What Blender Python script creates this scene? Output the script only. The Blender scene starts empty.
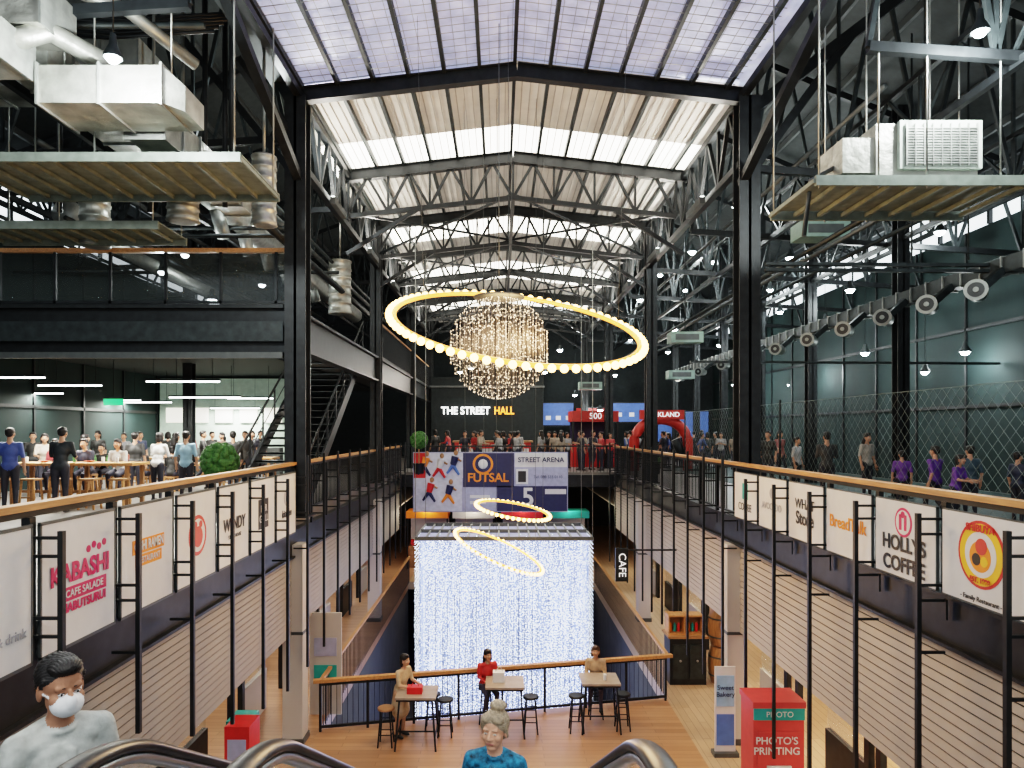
import bpy, math, random
import numpy as np
from mathutils import Vector, Matrix, Euler
random.seed(7); np.random.seed(7)
F=700.0;CX=500.0;CY=430.0;ZC=6.3;ZM=4.55
XL=-4.1;XR=4.7
def P(px,py,Y): return Vector(((px-CX)*Y/F, Y, ZC-(py-CY)*Y/F))
scene=bpy.context.scene
# ------------------------------------------------------------ materials
MATS={}
def M(name,col=(.5,.5,.5),rough=.6,metal=0.0,emis=None,es=0.0,var=0.12,scale=6.0,bump=0.0,alpha=1.0,trans=0.0,sample=True,stretch=None):
    if name in MATS: return MATS[name]
    m=bpy.data.materials.new(name); m.use_nodes=True
    nt=m.node_tree; b=nt.nodes['Principled BSDF']
    b.inputs['Roughness'].default_value=rough; b.inputs['Metallic'].default_value=metal
    b.inputs['Base Color'].default_value=(*col,1)
    if var>0 or bump>0:
        tc=nt.nodes.new('ShaderNodeTexCoord'); mp=nt.nodes.new('ShaderNodeMapping')
        nt.links.new(tc.outputs['Object'],mp.inputs['Vector'])
        if stretch: mp.inputs['Scale'].default_value=stretch
        n=nt.nodes.new('ShaderNodeTexNoise'); n.inputs['Scale'].default_value=scale; n.inputs['Detail'].default_value=4
        nt.links.new(mp.outputs[0],n.inputs['Vector'])
        r=nt.nodes.new('ShaderNodeValToRGB')
        r.color_ramp.elements[0].position=.3; r.color_ramp.elements[1].position=.7
        r.color_ramp.elements[0].color=(*[c*(1-var) for c in col],1)
        r.color_ramp.elements[1].color=(*[min(1,c*(1+var)) for c in col],1)
        nt.links.new(n.outputs['Fac'],r.inputs['Fac']); nt.links.new(r.outputs['Color'],b.inputs['Base Color'])
        if bump>0:
            bp=nt.nodes.new('ShaderNodeBump'); bp.inputs['Strength'].default_value=bump; bp.inputs['Distance'].default_value=.05
            nt.links.new(n.outputs['Fac'],bp.inputs['Height']); nt.links.new(bp.outputs[0],b.inputs['Normal'])
    if emis:
        b.inputs['Emission Color'].default_value=(*emis,1); b.inputs['Emission Strength'].default_value=es
        if not sample: m.cycles.emission_sampling='NONE'
    if alpha<1: b.inputs['Alpha'].default_value=alpha
    if trans>0: b.inputs['Transmission Weight'].default_value=trans
    MATS[name]=m; return m

def wood_planks(name,c1,c2,w=1.6,h=.16,rough=.35,rot=0):
    m=bpy.data.materials.new(name); m.use_nodes=True; nt=m.node_tree; b=nt.nodes['Principled BSDF']
    tc=nt.nodes.new('ShaderNodeTexCoord'); mp=nt.nodes.new('ShaderNodeMapping'); mp.inputs['Rotation'].default_value=(0,0,rot)
    nt.links.new(tc.outputs['Object'],mp.inputs['Vector'])
    br=nt.nodes.new('ShaderNodeTexBrick'); br.inputs['Scale'].default_value=1
    br.inputs['Brick Width'].default_value=w; br.inputs['Row Height'].default_value=h; br.inputs['Mortar Size'].default_value=.006
    br.inputs['Color1'].default_value=(*c1,1); br.inputs['Color2'].default_value=(*c2,1); br.inputs['Mortar'].default_value=(*[c*.5 for c in c1],1)
    nt.links.new(mp.outputs[0],br.inputs['Vector'])
    n=nt.nodes.new('ShaderNodeTexNoise'); n.inputs['Scale'].default_value=3; mp2=nt.nodes.new('ShaderNodeMapping'); mp2.inputs['Scale'].default_value=(1,10,1)
    nt.links.new(mp.outputs[0],mp2.inputs['Vector']); nt.links.new(mp2.outputs[0],n.inputs['Vector'])
    bw=nt.nodes.new('ShaderNodeValToRGB'); bw.color_ramp.elements[0].color=(.6,.6,.6,1); bw.color_ramp.elements[1].color=(1,1,1,1); nt.links.new(n.outputs['Fac'],bw.inputs['Fac'])
    mx=nt.nodes.new('ShaderNodeMix'); mx.data_type='RGBA'; mx.blend_type='MULTIPLY'; mx.inputs[0].default_value=.5
    nt.links.new(br.outputs['Color'],mx.inputs[6]); nt.links.new(bw.outputs['Color'],mx.inputs[7]); nt.links.new(mx.outputs[2],b.inputs['Base Color'])
    b.inputs['Roughness'].default_value=rough
    MATS[name]=m; return m

black=M('black_steel',(.018,.021,.023),.45,.3,var=.3)
dsteel=M('dark_steel',(.03,.038,.04),.5,.3,var=.3)
gsteel=M('grey_steel',(.10,.11,.11),.5,.4)
green_wall=M('dark_green_wall',(.010,.026,.026),.8,var=.25,scale=.6)
dark_wall=M('dark_wall',(.014,.020,.022),.8,var=.2)
silver=M('foil_insulation',(.40,.40,.36),.38,.7,var=.3,scale=3,bump=.7)
foil_r=M('roof_foil_glow',(.50,.53,.66),.45,.35,var=.35,scale=2.2,bump=.8,emis=(.47,.56,.95),es=.26)  # bluish light on the foil is put into its colour and emission
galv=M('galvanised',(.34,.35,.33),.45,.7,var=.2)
roofsheet=M('roof_sheet_glow',(.44,.42,.38),.6,.1,var=.15,scale=1.5,emis=(.60,.56,.48),es=.15)  # painted glow, brightens the sheets as if light came through
roofdark=M('roof_dark',(.030,.038,.040),.7,var=.2)
skyl=M('translucent_skylight',(.9,.9,.85),.5,emis=(1,.95,.84),es=3.6,var=0)
skyl2=M('translucent_strip',(.9,.9,.9),.5,emis=(.85,.95,1),es=1.4,var=0)
woodrail=M('wood_rail',(.46,.24,.10),.4,var=.25,scale=4,stretch=(8,.6,8))
woodtop=M('wood_top',(.32,.17,.08),.4,var=.25,scale=4,stretch=(1,8,1))
white=M('white_vinyl',(.66,.66,.66),.5,var=.03)
whitewall=M('white_wall',(.48,.45,.42),.7,var=.06,scale=1)
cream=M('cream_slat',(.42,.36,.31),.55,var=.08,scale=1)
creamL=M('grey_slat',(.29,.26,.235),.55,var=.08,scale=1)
warmwall=M('warm_wall',(.66,.36,.16),.7,var=.15,scale=.7)
concrete=M('concrete',(.30,.29,.28),.8,var=.15,scale=2,bump=.1)
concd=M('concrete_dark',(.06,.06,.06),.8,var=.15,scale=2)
mezzf=M('mezz_floor',(.16,.15,.14),.4,var=.15,scale=2)
rubber=M('black_rubber',(.016,.016,.018),.32,var=0)
chrome=M('brushed_chrome',(.50,.52,.55),.3,1,var=.05)
glass=M('clear_glass',(.7,.85,.85),.05,0,alpha=.10,var=0)
glassd=M('smoked_glass',(.05,.06,.06),.08,0,alpha=.55,var=0)
lampw=M('lamp_white',(1,1,1),.4,emis=(.85,.97,1),es=50,var=0,sample=False)
tubew=M('tube_white',(1,1,1),.4,emis=(.95,1,.97),es=9,var=0,sample=False)
bulb=M('warm_bulb',(1,.7,.3),.4,emis=(1,.56,.17),es=7,var=0,sample=False)
bulb2=M('warm_bulb_dim',(1,.7,.3),.4,emis=(1,.58,.19),es=5,var=0,sample=False)
brass=M('brass_ring_glow',(.45,.24,.06),.35,.6,var=.1,emis=(1,.40,.05),es=1.5)  # ring metal glows too, imitating the shine of its bulbs
red=M('red_paint',(.60,.03,.03),.4,var=.08)
teal=M('teal_paint',(.03,.35,.33),.4,var=.08)
navy=M('navy_print',(.02,.025,.08),.5,var=.1)
orange=M('orange_print',(.85,.26,.03),.5,var=.05)
magenta=M('magenta_print',(.60,.03,.12),.5,var=.05)
yellow=M('yellow_print',(.85,.50,.04),.5,var=.05)
blackp=M('black_print',(.02,.02,.02),.5,var=0)
bluep=M('blue_print',(.10,.2,.5),.5,var=.1)
greyp=M('grey_print',(.35,.36,.40),.5,var=.1)
leaf=M('leaf_green',(.05,.13,.03),.7,var=.5,scale=30)
planks=wood_planks('floor_planks',(.46,.265,.15),(.36,.20,.11),rot=0)
planksR=wood_planks('floor_planks_light',(.50,.37,.25),(.43,.31,.20),rot=math.pi/2)

# ------------------------------------------------------------ mesh builder
class MB:
    def __init__(s): s.v=[];s.f=[];s.m=[];s.s=[];s.mats=[]
    def add(s,vs,fs,mat,sm=False):
        if mat not in s.mats: s.mats.append(mat)
        k=s.mats.index(mat); o=len(s.v)
        s.v.extend([tuple(v) for v in vs])
        for f in fs: s.f.append(tuple(i+o for i in f)); s.m.append(k); s.s.append(sm)
    def bx(s,x0,x1,y0,y1,z0,z1,mat):
        vs=[(x,y,z) for z in (z0,z1) for y in (y0,y1) for x in (x0,x1)]
        s.add(vs,[(0,2,3,1),(4,5,7,6),(0,1,5,4),(2,6,7,3),(0,4,6,2),(1,3,7,5)],mat)
    def frame(s,a,b):
        a=Vector(a);b=Vector(b);d=(b-a).normalized()
        up=Vector((0,0,1)) if abs(d.z)<.98 else Vector((0,1,0))
        x=d.cross(up).normalized(); u=x.cross(d).normalized(); return a,b,d,x,u
    def beam(s,a,b,w,h,mat):
        a,b,d,x,u=s.frame(a,b)
        vs=[p+x*(w/2*i)+u*(h/2*j) for p in (a,b) for i,j in ((-1,-1),(1,-1),(1,1),(-1,1))]
        s.add(vs,[(0,1,2,3),(7,6,5,4),(0,4,5,1),(1,5,6,2),(2,6,7,3),(3,7,4,0)],mat)
    def hcol(s,x,y,z0,z1,w,mat):
        t=w*.12
        s.bx(x-w/2,x+w/2,y-w/2,y-w/2+t,z0,z1,mat); s.bx(x-w/2,x+w/2,y+w/2-t,y+w/2,z0,z1,mat)
        s.bx(x-t/2,x+t/2,y-w/2,y+w/2,z0,z1,mat)
        s.bx(x-w*.7,x+w*.7,y-w*.7,y+w*.7,z0,z0+.03,mat)
    def ibeam(s,a,b,w,h,mat):
        a,b,d,x,u=s.frame(a,b); t=h*.07
        s.beam(a+u*(h/2-t/2),b+u*(h/2-t/2),w,t,mat); s.beam(a-u*(h/2-t/2),b-u*(h/2-t/2),w,t,mat); s.beam(a,b,w*.15,h-2*t,mat)
    def cone(s,a,b,r1,r2,mat,n=12,sm=True):
        a,b,d,x,u=s.frame(a,b); vs=[];fs=[]
        for p,r in ((a,r1),(b,r2)):
            for i in range(n):
                t=2*math.pi*i/n; vs.append(p+x*(r*math.cos(t))+u*(r*math.sin(t)))
        for i in range(n): fs.append((i,(i+1)%n,n+(i+1)%n,n+i))
        s.add(vs,fs,mat,sm); s.add(vs,[tuple(range(n))[::-1],tuple(range(n,2*n))],mat)
    def tube(s,pts,r,mat,n=8,closed=False,flat=1.0):
        pts=[Vector(p) for p in pts]; N=len(pts); vs=[];fs=[]
        for i,p in enumerate(pts):
            if closed: d=(pts[(i+1)%N]-pts[i-1]).normalized()
            else: d=(pts[min(i+1,N-1)]-pts[max(i-1,0)]).normalized()
            up=Vector((0,0,1)) if abs(d.z)<.95 else Vector((0,1,0))
            x=d.cross(up).normalized(); u=x.cross(d)
            for k in range(n):
                t=2*math.pi*k/n; vs.append(p+x*(r*math.cos(t))+u*(r*flat*math.sin(t)))
        for i in range(N if closed else N-1):
            j=(i+1)%N
            for k in range(n): fs.append((i*n+k,i*n+(k+1)%n,j*n+(k+1)%n,j*n+k))
        if not closed: fs+= [tuple(range(n))[::-1],tuple(range((N-1)*n,N*n))]
        s.add(vs,fs,mat,True)
    def ell(s,c,r,mat,nu=12,nv=8,sm=True):
        c=Vector(c)
        if not hasattr(r,'__len__'): r=(r,r,r)
        vs=[c+Vector((0,0,r[2]))];fs=[]
        for j in range(1,nv):
            a=math.pi*j/nv
            for i in range(nu):
                t=2*math.pi*i/nu; vs.append(c+Vector((r[0]*math.sin(a)*math.cos(t),r[1]*math.sin(a)*math.sin(t),r[2]*math.cos(a))))
        vs.append(c-Vector((0,0,r[2]))); L=len(vs)-1
        for i in range(nu): fs.append((0,1+i,1+(i+1)%nu)); fs.append((L,L-nu+(i+1)%nu,L-nu+i))
        for j in range(nv-2):
            for i in range(nu):
                a=1+j*nu+i;b=1+j*nu+(i+1)%nu; fs.append((a,a+nu,b+nu,b))
        s.add(vs,fs,mat,sm)
    def lathe(s,c,prof,mat,n=20):
        c=Vector(c);vs=[];fs=[]
        for r,z in prof:
            for i in range(n):
                t=2*math.pi*i/n; vs.append(c+Vector((r*math.cos(t),r*math.sin(t),z)))
        for j in range(len(prof)-1):
            for i in range(n): fs.append((j*n+i,j*n+(i+1)%n,(j+1)*n+(i+1)%n,(j+1)*n+i))
        s.add(vs,fs,mat,True)
        s.add(vs,[tuple(range(n))[::-1],tuple(range((len(prof)-1)*n,len(prof)*n))],mat)
    def build(s,name,parent=None):
        V=np.array(s.v,dtype=float); mn=V.min(0);mx=V.max(0); c=Vector(((mn[0]+mx[0])/2,(mn[1]+mx[1])/2,mn[2]))
        me=bpy.data.meshes.new(name); me.from_pydata([tuple(v) for v in (V-np.array(c))],[],s.f)
        for m in s.mats: me.materials.append(m)
        me.polygons.foreach_set('material_index',s.m); me.polygons.foreach_set('use_smooth',s.s); me.update()
        o=bpy.data.objects.new(name,me); o.location=c; scene.collection.objects.link(o)
        if parent: o.parent=parent; o.matrix_parent_inverse=Matrix.Translation(parent.location).inverted()
        return o
FR=(math.pi/2,0,0);LR=(math.pi/2,0,math.pi/2);RR=(math.pi/2,0,-math.pi/2)
def text(body,loc,rot,size,mat,parent=None,name='lettering',ext=.002,bold=0.0,sx=1,align='CENTER'):
    cu=bpy.data.curves.new(name,'FONT'); cu.body=body; cu.size=size; cu.align_x=align; cu.align_y='CENTER'; cu.extrude=ext; cu.offset=bold
    cu.materials.append(mat)
    o=bpy.data.objects.new(name,cu); o.location=loc; o.rotation_euler=rot; o.scale=(sx,1,1); scene.collection.objects.link(o)
    if parent: o.parent=parent; o.matrix_parent_inverse=Matrix.Translation(parent.location).inverted()
    return o
def lamp(kind,name,loc,power,col=(1,1,1),rot=(0,0,0),size=.3,size_y=None,parent=None):
    l=bpy.data.lights.new(name,kind); l.energy=power; l.color=col
    if kind=='AREA':
        l.shape='RECTANGLE'; l.size=size; l.size_y=size_y or size
    elif kind=='POINT': l.shadow_soft_size=size
    o=bpy.data.objects.new(name,l); o.location=loc; o.rotation_euler=rot; scene.collection.objects.link(o)
    if parent: o.parent=parent; o.matrix_parent_inverse=Matrix.Translation(parent.location).inverted()
    return o

# ------------------------------------------------------------ camera/world
cam=bpy.data.cameras.new('camera'); co=bpy.data.objects.new('camera',cam); scene.collection.objects.link(co)
co.location=(0,0,ZC); co.rotation_euler=(math.pi/2,0,0); cam.sensor_width=36; cam.lens=F/1024*36
cam.shift_x=12/1024; cam.shift_y=46/1024; cam.clip_start=.05; cam.clip_end=300; scene.camera=co
w=bpy.data.worlds.new('world'); scene.world=w; w.use_nodes=True
w.node_tree.nodes['Background'].inputs[0].default_value=(.86,.94,1,1); w.node_tree.nodes['Background'].inputs[1].default_value=.55
try:
    scene.view_settings.view_transform='Filmic'
    for lk in ('High Contrast','Filmic - High Contrast'):
        try: scene.view_settings.look=lk; break
        except Exception: pass
    scene.view_settings.exposure=.75
except Exception:
    scene.view_settings.view_transform='AgX'; scene.view_settings.exposure=.75

# ------------------------------------------------------------ shell
def slab(name,x0,x1,y0,y1,z0,z1,mat):
    b=MB(); b.bx(x0,x1,y0,y1,z0,z1,mat); return b.build(name)
b=MB(); pts=[(-3.8,-3),(3.9,-3),(3.9,16.45),(-3.8,14.75)]
b.add([(x,y,z) for z in (-.3,0) for x,y in pts],[(3,2,1,0),(4,5,6,7),(0,1,5,4),(1,2,6,5),(2,3,7,6),(3,0,4,7)],planks); b.build('floor')
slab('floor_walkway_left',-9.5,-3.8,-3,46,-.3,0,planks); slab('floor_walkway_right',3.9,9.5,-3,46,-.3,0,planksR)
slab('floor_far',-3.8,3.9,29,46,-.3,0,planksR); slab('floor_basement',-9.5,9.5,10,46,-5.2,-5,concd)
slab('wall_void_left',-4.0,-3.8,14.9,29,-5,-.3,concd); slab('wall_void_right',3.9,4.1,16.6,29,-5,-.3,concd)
slab('mezzanine_floor_left',-14,XL-.15,-3,46,4.2,ZM,mezzf); slab('mezzanine_floor_right',XR+.15,14,-3,46,4.2,ZM,mezzf)
slab('mezzanine_floor_far',XL-.15,XR+.15,29,46,4.2,ZM,mezzf); slab('mezzanine_floor_landing',XL-.15,XR+.15,-3,1.2,4.2,ZM,mezzf)
b=MB()
for x,za,zb in ((XL-.07,3.75,4.3),(XR+.07,4.0,4.56)):
    b.ibeam((x,-3,(za+zb)/2),(x,29,(za+zb)/2),.16,zb-za,black)
b.ibeam((XL,28.9,4.2),(XR,28.9,4.2),.2,.5,black); b.build('mezzanine_edge_beam')
slab('wall_left',-14.2,-14,-3,46,ZM,12.2,green_wall); slab('wall_right',14,14.2,-3,46,ZM,12.2,green_wall)
slab('wall_back',-14.2,14.2,46,46.2,-5,17.5,dark_wall)
slab('window_1',-14.15,-14.05,2,45,12.2,13.3,skyl2); slab('window_2',14.05,14.15,2,45,12.2,13.3,skyl2)
b=MB()
for s in (-1,1):
    for i in range(20): y=2+i*2.25; b.bx(s*14-.06,s*14+.06,y-.05,y+.05,12.2,13.3,black)
    for i in range(18): y=1+i*2.5; b.bx(s*13.98-.03,s*13.98+.03,y-.04,y+.04,ZM,12.2,black)
    for z in (7.0,9.3): b.bx(s*13.98-.03,s*13.98+.03,-3,46,z-.05,z+.05,black)
b.build('trim_1')
slab('wall_shop_left',-9.6,-9.5,-3,46,-5,4.2,whitewall); slab('wall_shop_right',9.5,9.6,-3,46,-5,4.2,warmwall)
def gable(y0,y1,mat,name,z0=13.3,z1=13.85,xa=XL-.4,xb=XR+.5):
    b=MB(); c=.35
    v=[(xa,y0,z0),(c,y0,z1),(xb,y0,z0),(xa,y1,z0),(c,y1,z1),(xb,y1,z0)]
    v2=[(x,y,z+.06) for x,y,z in v]
    b.add(v+v2,[(0,1,4,3),(1,2,5,4),(6,9,10,7),(7,10,11,8),(0,6,7,1),(1,7,8,2),(3,4,10,9),(4,5,11,10),(0,3,9,6),(2,8,11,5)],mat); return b.build(name)
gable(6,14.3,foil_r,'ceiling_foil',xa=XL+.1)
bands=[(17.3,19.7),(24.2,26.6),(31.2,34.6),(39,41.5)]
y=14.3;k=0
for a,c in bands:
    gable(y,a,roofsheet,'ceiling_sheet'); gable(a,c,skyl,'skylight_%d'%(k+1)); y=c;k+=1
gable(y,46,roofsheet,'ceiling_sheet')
slab('ceiling_soffit',XL-.55,XL+.1,6,14.3,13.3,13.4,roofdark)
def aisle_z(x): return 17.2-(abs(x)-5)*(17.2-13.4)/9.0
for s,nm in ((-1,'left'),(1,'right')):
    b=MB(); xi=s*5 if s>0 else -4.6
    v=[(xi,3,17.2),(s*14.2,3,13.35),(s*14.2,46,13.35),(xi,46,17.2)]
    v2=[(x,y,z+.08) for x,y,z in v]
    b.add(v+v2,[(0,1,2,3),(7,6,5,4),(0,4,5,1),(1,5,6,2),(2,6,7,3),(3,7,4,0)],roofdark)
    b.bx(xi-.04,xi+.04,6,46,13.4,17.2,roofdark)
    for i in range(8):
        x=xi+(s*14.2-xi)*(i+.5)/8
        b.beam((x,3,aisle_z(x)-.12),(x,46,aisle_z(x)-.12),.08,.18,gsteel)
    b.build('ceiling_aisle_'+nm)
b=MB()
for i in range(13):
    x=XL+.1+(XR-XL-.2)*i/12; z=13.3+.55*(1-abs(x-.35)/4.6)-.08
    b.beam((x,6,z),(x,46,z),.07,.14,dsteel if i!=6 else black)
b.build('roof_purlins')
b=MB(); rib=M('roof_rib',(.33,.31,.28),.6)
for i in range(49):
    x=XL+.05+(XR-XL-.1)*i/48; z=13.3+.55*(1-abs(x-.35)/4.6)-.012
    b.bx(x-.010,x+.010,14.4,46,z-.02,z,rib)
b.build('roof_sheet_ribs')
b=MB()
for i in range(28):
    y=8+i*.23
    b.tube([(XL,y,13.2),(.35,y,13.74),(XR,y,13.2)],.008,galv,3)
for i in range(40):
    x=XL+.15+i*.22; z=13.24+.52*(1-abs(x-.35)/4.5); b.tube([(x,8,z),(x,14.1,z)],.006,galv,3)
b.build('foil_support_wires')

def web(b,ta,tb,ba,bb,n,w,mat):
    ta,tb,ba,bb=map(Vector,(ta,tb,ba,bb))
    for i in range(n):
        t0=i/n;t1=(i+1)/n;tm=(t0+t1)/2
        b.beam(ba.lerp(bb,t0),ta.lerp(tb,tm),w,w,mat); b.beam(ta.lerp(tb,tm),ba.lerp(bb,t1),w,w,mat)
        b.beam(ba.lerp(bb,t1),ta.lerp(tb,t1),w*.8,w*.8,mat)
c=.35
TY=(14.2,18.7,23.2,27.7,32.2,36.7,41.2)
for i,Y in enumerate(TY):
    b=MB()
    b.ibeam((XL-.2,Y,13.05),(c,Y,13.58),.2,.3,black); b.ibeam((c,Y,13.58),(XR+.3,Y,13.05),.2,.3,black)
    if i>0:
        b.beam((XL,Y,12.0),(c,Y,12.5),.1,.12,black); b.beam((c,Y,12.5),(XR,Y,12.0),.1,.12,black)
        web(b,(XL,Y,13.0),(c,Y,13.5),(XL,Y,12.0),(c,Y,12.5),4,.07,black); web(b,(c,Y,13.5),(XR,Y,13.0),(c,Y,12.5),(XR,Y,12.0),4,.07,black)
        b.beam((XL,Y,11.0),(XL+1.9,Y,12.2),.09,.1,black); b.beam((XR+.2,Y,11.0),(XR-1.7,Y,12.2),.09,.1,black)
    b.build('roof_truss')
b=MB()
for i in range(1,6):
    Ya,Yb_=TY[i],TY[i+1]
    b.beam((XL,Ya,12.1),(c,Yb_,12.6),.06,.06,black); b.beam((c,Ya,12.6),(XL,Yb_,12.1),.06,.06,black)
    b.beam((XR,Ya,12.1),(c,Yb_,12.6),.06,.06,black); b.beam((c,Ya,12.6),(XR,Yb_,12.1),.06,.06,black)
b.beam((c,18.7,12.5),(c,46,12.5),.1,.1,black)
b.build('roof_cross_bracing')
for x in (XL+.05,XR+.2):
    b=MB(); b.beam((x,8,13.05),(x,46,13.05),.14,.14,black); b.beam((x,14.2,11.7),(x,46,11.7),.14,.14,black)
    web(b,(x,14.2,13.05),(x,45.7,13.05),(x,14.2,11.7),(x,45.7,11.7),21,.08,black)
    b.build('lattice_girder')
b=MB()
b.beam((-4.2,14.2,12.9),(-5.7,14.2,15.6),.22,.22,black); b.beam((-4.2,14.2,12.2),(-4.9,13.0,13.2),.14,.14,black)
b.beam((5.0,14.2,12.7),(8.4,14.2,15.3),.22,.22,black); b.beam((5.0,14.2,11.4),(7.2,14.2,14.4),.16,.16,black)
b.beam((XL+.05,14.2,11.3),(XL+.05,9.5,13.0),.16,.16,black); b.beam((XR+.2,14.2,11.3),(XR+.2,9.5,13.0),.16,.16,black)
b.beam((-4.2,14.2,11.5),(-6.4,14.2,14.2),.14,.14,black)
b.build('raking_brace')
for Y in (14.2,23.2,32.2,41.2):
    b=MB(); b.hcol(-4.1,Y,ZM,13.0,.42 if Y<20 else .36,black); b.build('steel_column')
    b=MB(); b.hcol(5.0,Y,ZM,13.0,.42 if Y<20 else .36,black); b.build('steel_column')
for Y in (18.0,23.2,27.7,32.2,36.7,41.2):
    for x in (10.3,-10.3):
        if x<0 and (Y<20 or 27<Y<29): continue
        b=MB(); b.hcol(x,Y,ZM,14.6,.3,black); b.build('steel_column')
for s in (-1,1):
    xi=-4.3 if s<0 else 5.1
    for Y in (9.7,14.2,18.7,23.2,27.7,32.2,36.7,41.2):
        b=MB(); zb=11.0 if s>0 else 11.6
        b.beam((xi,Y,16.9),(s*13.95,Y,13.25),.12,.16,black); b.beam((xi,Y,zb+.6),(s*13.95,Y,zb),.12,.14,black)
        web(b,(xi,Y,16.9),(s*13.95,Y,13.25),(xi,Y,zb+.6),(s*13.95,Y,zb),5,.07,dsteel)
        b.build('aisle_truss')
    b=MB()
    for x,z in ((s*7.2,11.4),(s*10.3,11.2),(s*12.3,11.9)):
        b.beam((x,6,z),(x,46,z),.1,.12,black)
        web(b,(x,6,z+1.0),(x,46,z+1.0),(x,6,z),(x,46,z),20,.05,dsteel); b.beam((x,6,z+1.0),(x,46,z+1.0),.08,.08,black)
    b.build('aisle_bracing')

# ------------------------------------------------------------ slat cladding + shopfront columns
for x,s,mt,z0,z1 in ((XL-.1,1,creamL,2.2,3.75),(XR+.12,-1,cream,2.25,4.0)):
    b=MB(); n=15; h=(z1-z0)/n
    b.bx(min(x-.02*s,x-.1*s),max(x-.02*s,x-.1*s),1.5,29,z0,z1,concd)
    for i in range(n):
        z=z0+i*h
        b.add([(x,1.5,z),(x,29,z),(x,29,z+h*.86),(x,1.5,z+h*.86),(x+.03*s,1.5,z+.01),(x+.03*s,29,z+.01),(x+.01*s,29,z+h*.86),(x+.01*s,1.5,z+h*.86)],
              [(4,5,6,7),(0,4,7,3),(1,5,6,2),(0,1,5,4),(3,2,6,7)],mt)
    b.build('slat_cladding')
for Y in (5.2,14.2,23.2):
    for x in (-4.15,4.75):
        b=MB(); b.bx(x-.2,x+.2,Y-.2,Y+.2,0,4.0,whitewall); b.bx(x-.23,x+.23,Y-.23,Y+.23,0,.12,gsteel); b.bx(x-.21,x+.21,Y-.21,Y+.21,2.2,2.26,gsteel); b.build('concrete_column')
for s,x0,x1 in ((-1,-9.5,-4.3),(1,4.95,9.5)):
    b=MB(); b.bx(x0,x1,1.5,45,3.0,3.05,whitewall); b.build('ceiling_shop')
    for k,Y in enumerate((5,9.5,13,17,21,25.5,31)):
        b=MB(); xc=(x0+x1)/2+s*-.6; b.bx(xc-.9,xc+.9,Y-.15,Y+.15,2.93,2.99,gsteel); b.bx(xc-.85,xc+.85,Y-.11,Y+.11,2.92,2.93,tubew); o=b.build('ceiling_panel_lamp')
        pw=(80 if Y<15 else 36) if s>0 else (22 if Y<15 else 22)
        lamp('AREA','panel_light',(xc,Y,2.9),pw,(1,.76,.50) if s>0 else (1,.88,.74),size=1.6,size_y=.3,parent=o)

# ------------------------------------------------------------ railing, banners, posts
def side(x,s,postbot):
    b=MB(); xo=x-.03*s
    b.bx(xo-.07,xo+.07,1.2,29,5.60,5.66,woodrail)
    b.bx(xo-.03,xo+.03,1.2,29,5.54,5.60,black); b.bx(xo-.025,xo+.025,1.2,29,4.62,4.66,black)
    for i in range(22):
        Y=2.2+i*1.3
        if Y<29: b.bx(xo-.025,xo+.025,Y-.025,Y+.025,ZM,5.55,black)
    Y=14.6
    while Y<29: b.bx(xo-.009,xo+.009,Y-.009,Y+.009,4.62,5.55,black); Y+=.13
    b.build('balcony_railing')
    for k in range(18):
        Y=6.1+1.3*k
        if Y>28.5: break
        b=MB(); xp=x+.28*s; zbm=postbot(k); zt=5.42 if k<6 else 5.8
        b.bx(xp-.023,xp+.023,Y-.025,Y+.025,zbm,zt,black)
        for z in (5.36,5.20,4.66,4.50,3.95):
            if z>zbm+.05: b.bx(min(xp,x),max(xp,x),Y-.014,Y+.014,z-.014,z+.014,black)
        b.bx(x-.01,x+.03 if s>0 else x+.01,Y-.04,Y+.04,4.3,5.54,black)
        b.build('screen_post')
side(XL,1,lambda k:max(1.6,[4.05,3.1,2.5,2.1,1.8,1.6][min(k,5)]))
side(XR,-1,lambda k:1.0)
def banner(k,x,s,z0,z1,draw):
    ya=6.1+1.3*k+.06; yb=ya+1.18; yc=(ya+yb)/2
    b=MB(); xx=x+.045*s
    b.bx(min(xx,xx+.015*s),max(xx,xx+.015*s),ya,yb,z0,z1,white)
    for z in (z0,z1): b.bx(min(xx-.01,xx+.02),max(xx-.01,xx+.02),ya-.01,yb+.01,z-.015,z+.015,gsteel)
    for y in (ya,yb): b.bx(xx-.01,xx+.02,y-.01,y+.01,z0,z1,gsteel)
    fx=xx+.02*s
    T=[]
    zc=(z0+z1)/2
    def disc(dy,dz,r,mat,off=0): b.cone((fx+off*s-.004*s,yc+dy,zc+dz),(fx+off*s,yc+dy,zc+dz),r,r,mat,32,False)
    def rect(dy,dz,w,h,mat,off=0): b.bx(min(fx+off*s-.004*s,fx+off*s),max(fx+off*s-.004*s,fx+off*s),yc+dy-w/2,yc+dy+w/2,zc+dz-h/2,zc+dz+h/2,mat)
    def tx(t,dy,dz,size,mat,bold=0,sx=1,off=.004): T.append((t,(fx+off*s,yc+dy,zc+dz),size,mat,bold,sx))
    draw(disc,rect,tx,s)
    o=b.build('logo_banner')
    for t,l,size,mat,bold,sx in T: text(t,l,LR if s>0 else RR,size,mat,o,bold=bold,sx=sx)
def d_kab(disc,rect,tx,s):
    tx('KABASHI',0,.08,.25,magenta,.008,.95); rect(.05,-.11,.75,.13,magenta); tx('CAFE SALADE',.05,-.11,.10,white,.001,off=.006); tx('HABUTSURUI',.05,-.24,.12,magenta,.004)
    for i in range(4): disc(.12+.09*i,.26+.03*(i%2),.035,magenta)
def d_ois(disc,rect,tx,s):
    rect(0,.12,.72,.16,orange); rect(0,-.04,.6,.13,orange); tx('OISHI RAMEN',0,.12,.15,white,.004,off=.006,sx=.72); tx('RESTAURANT',0,-.04,.10,white,.001,off=.006,sx=.8)
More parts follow.
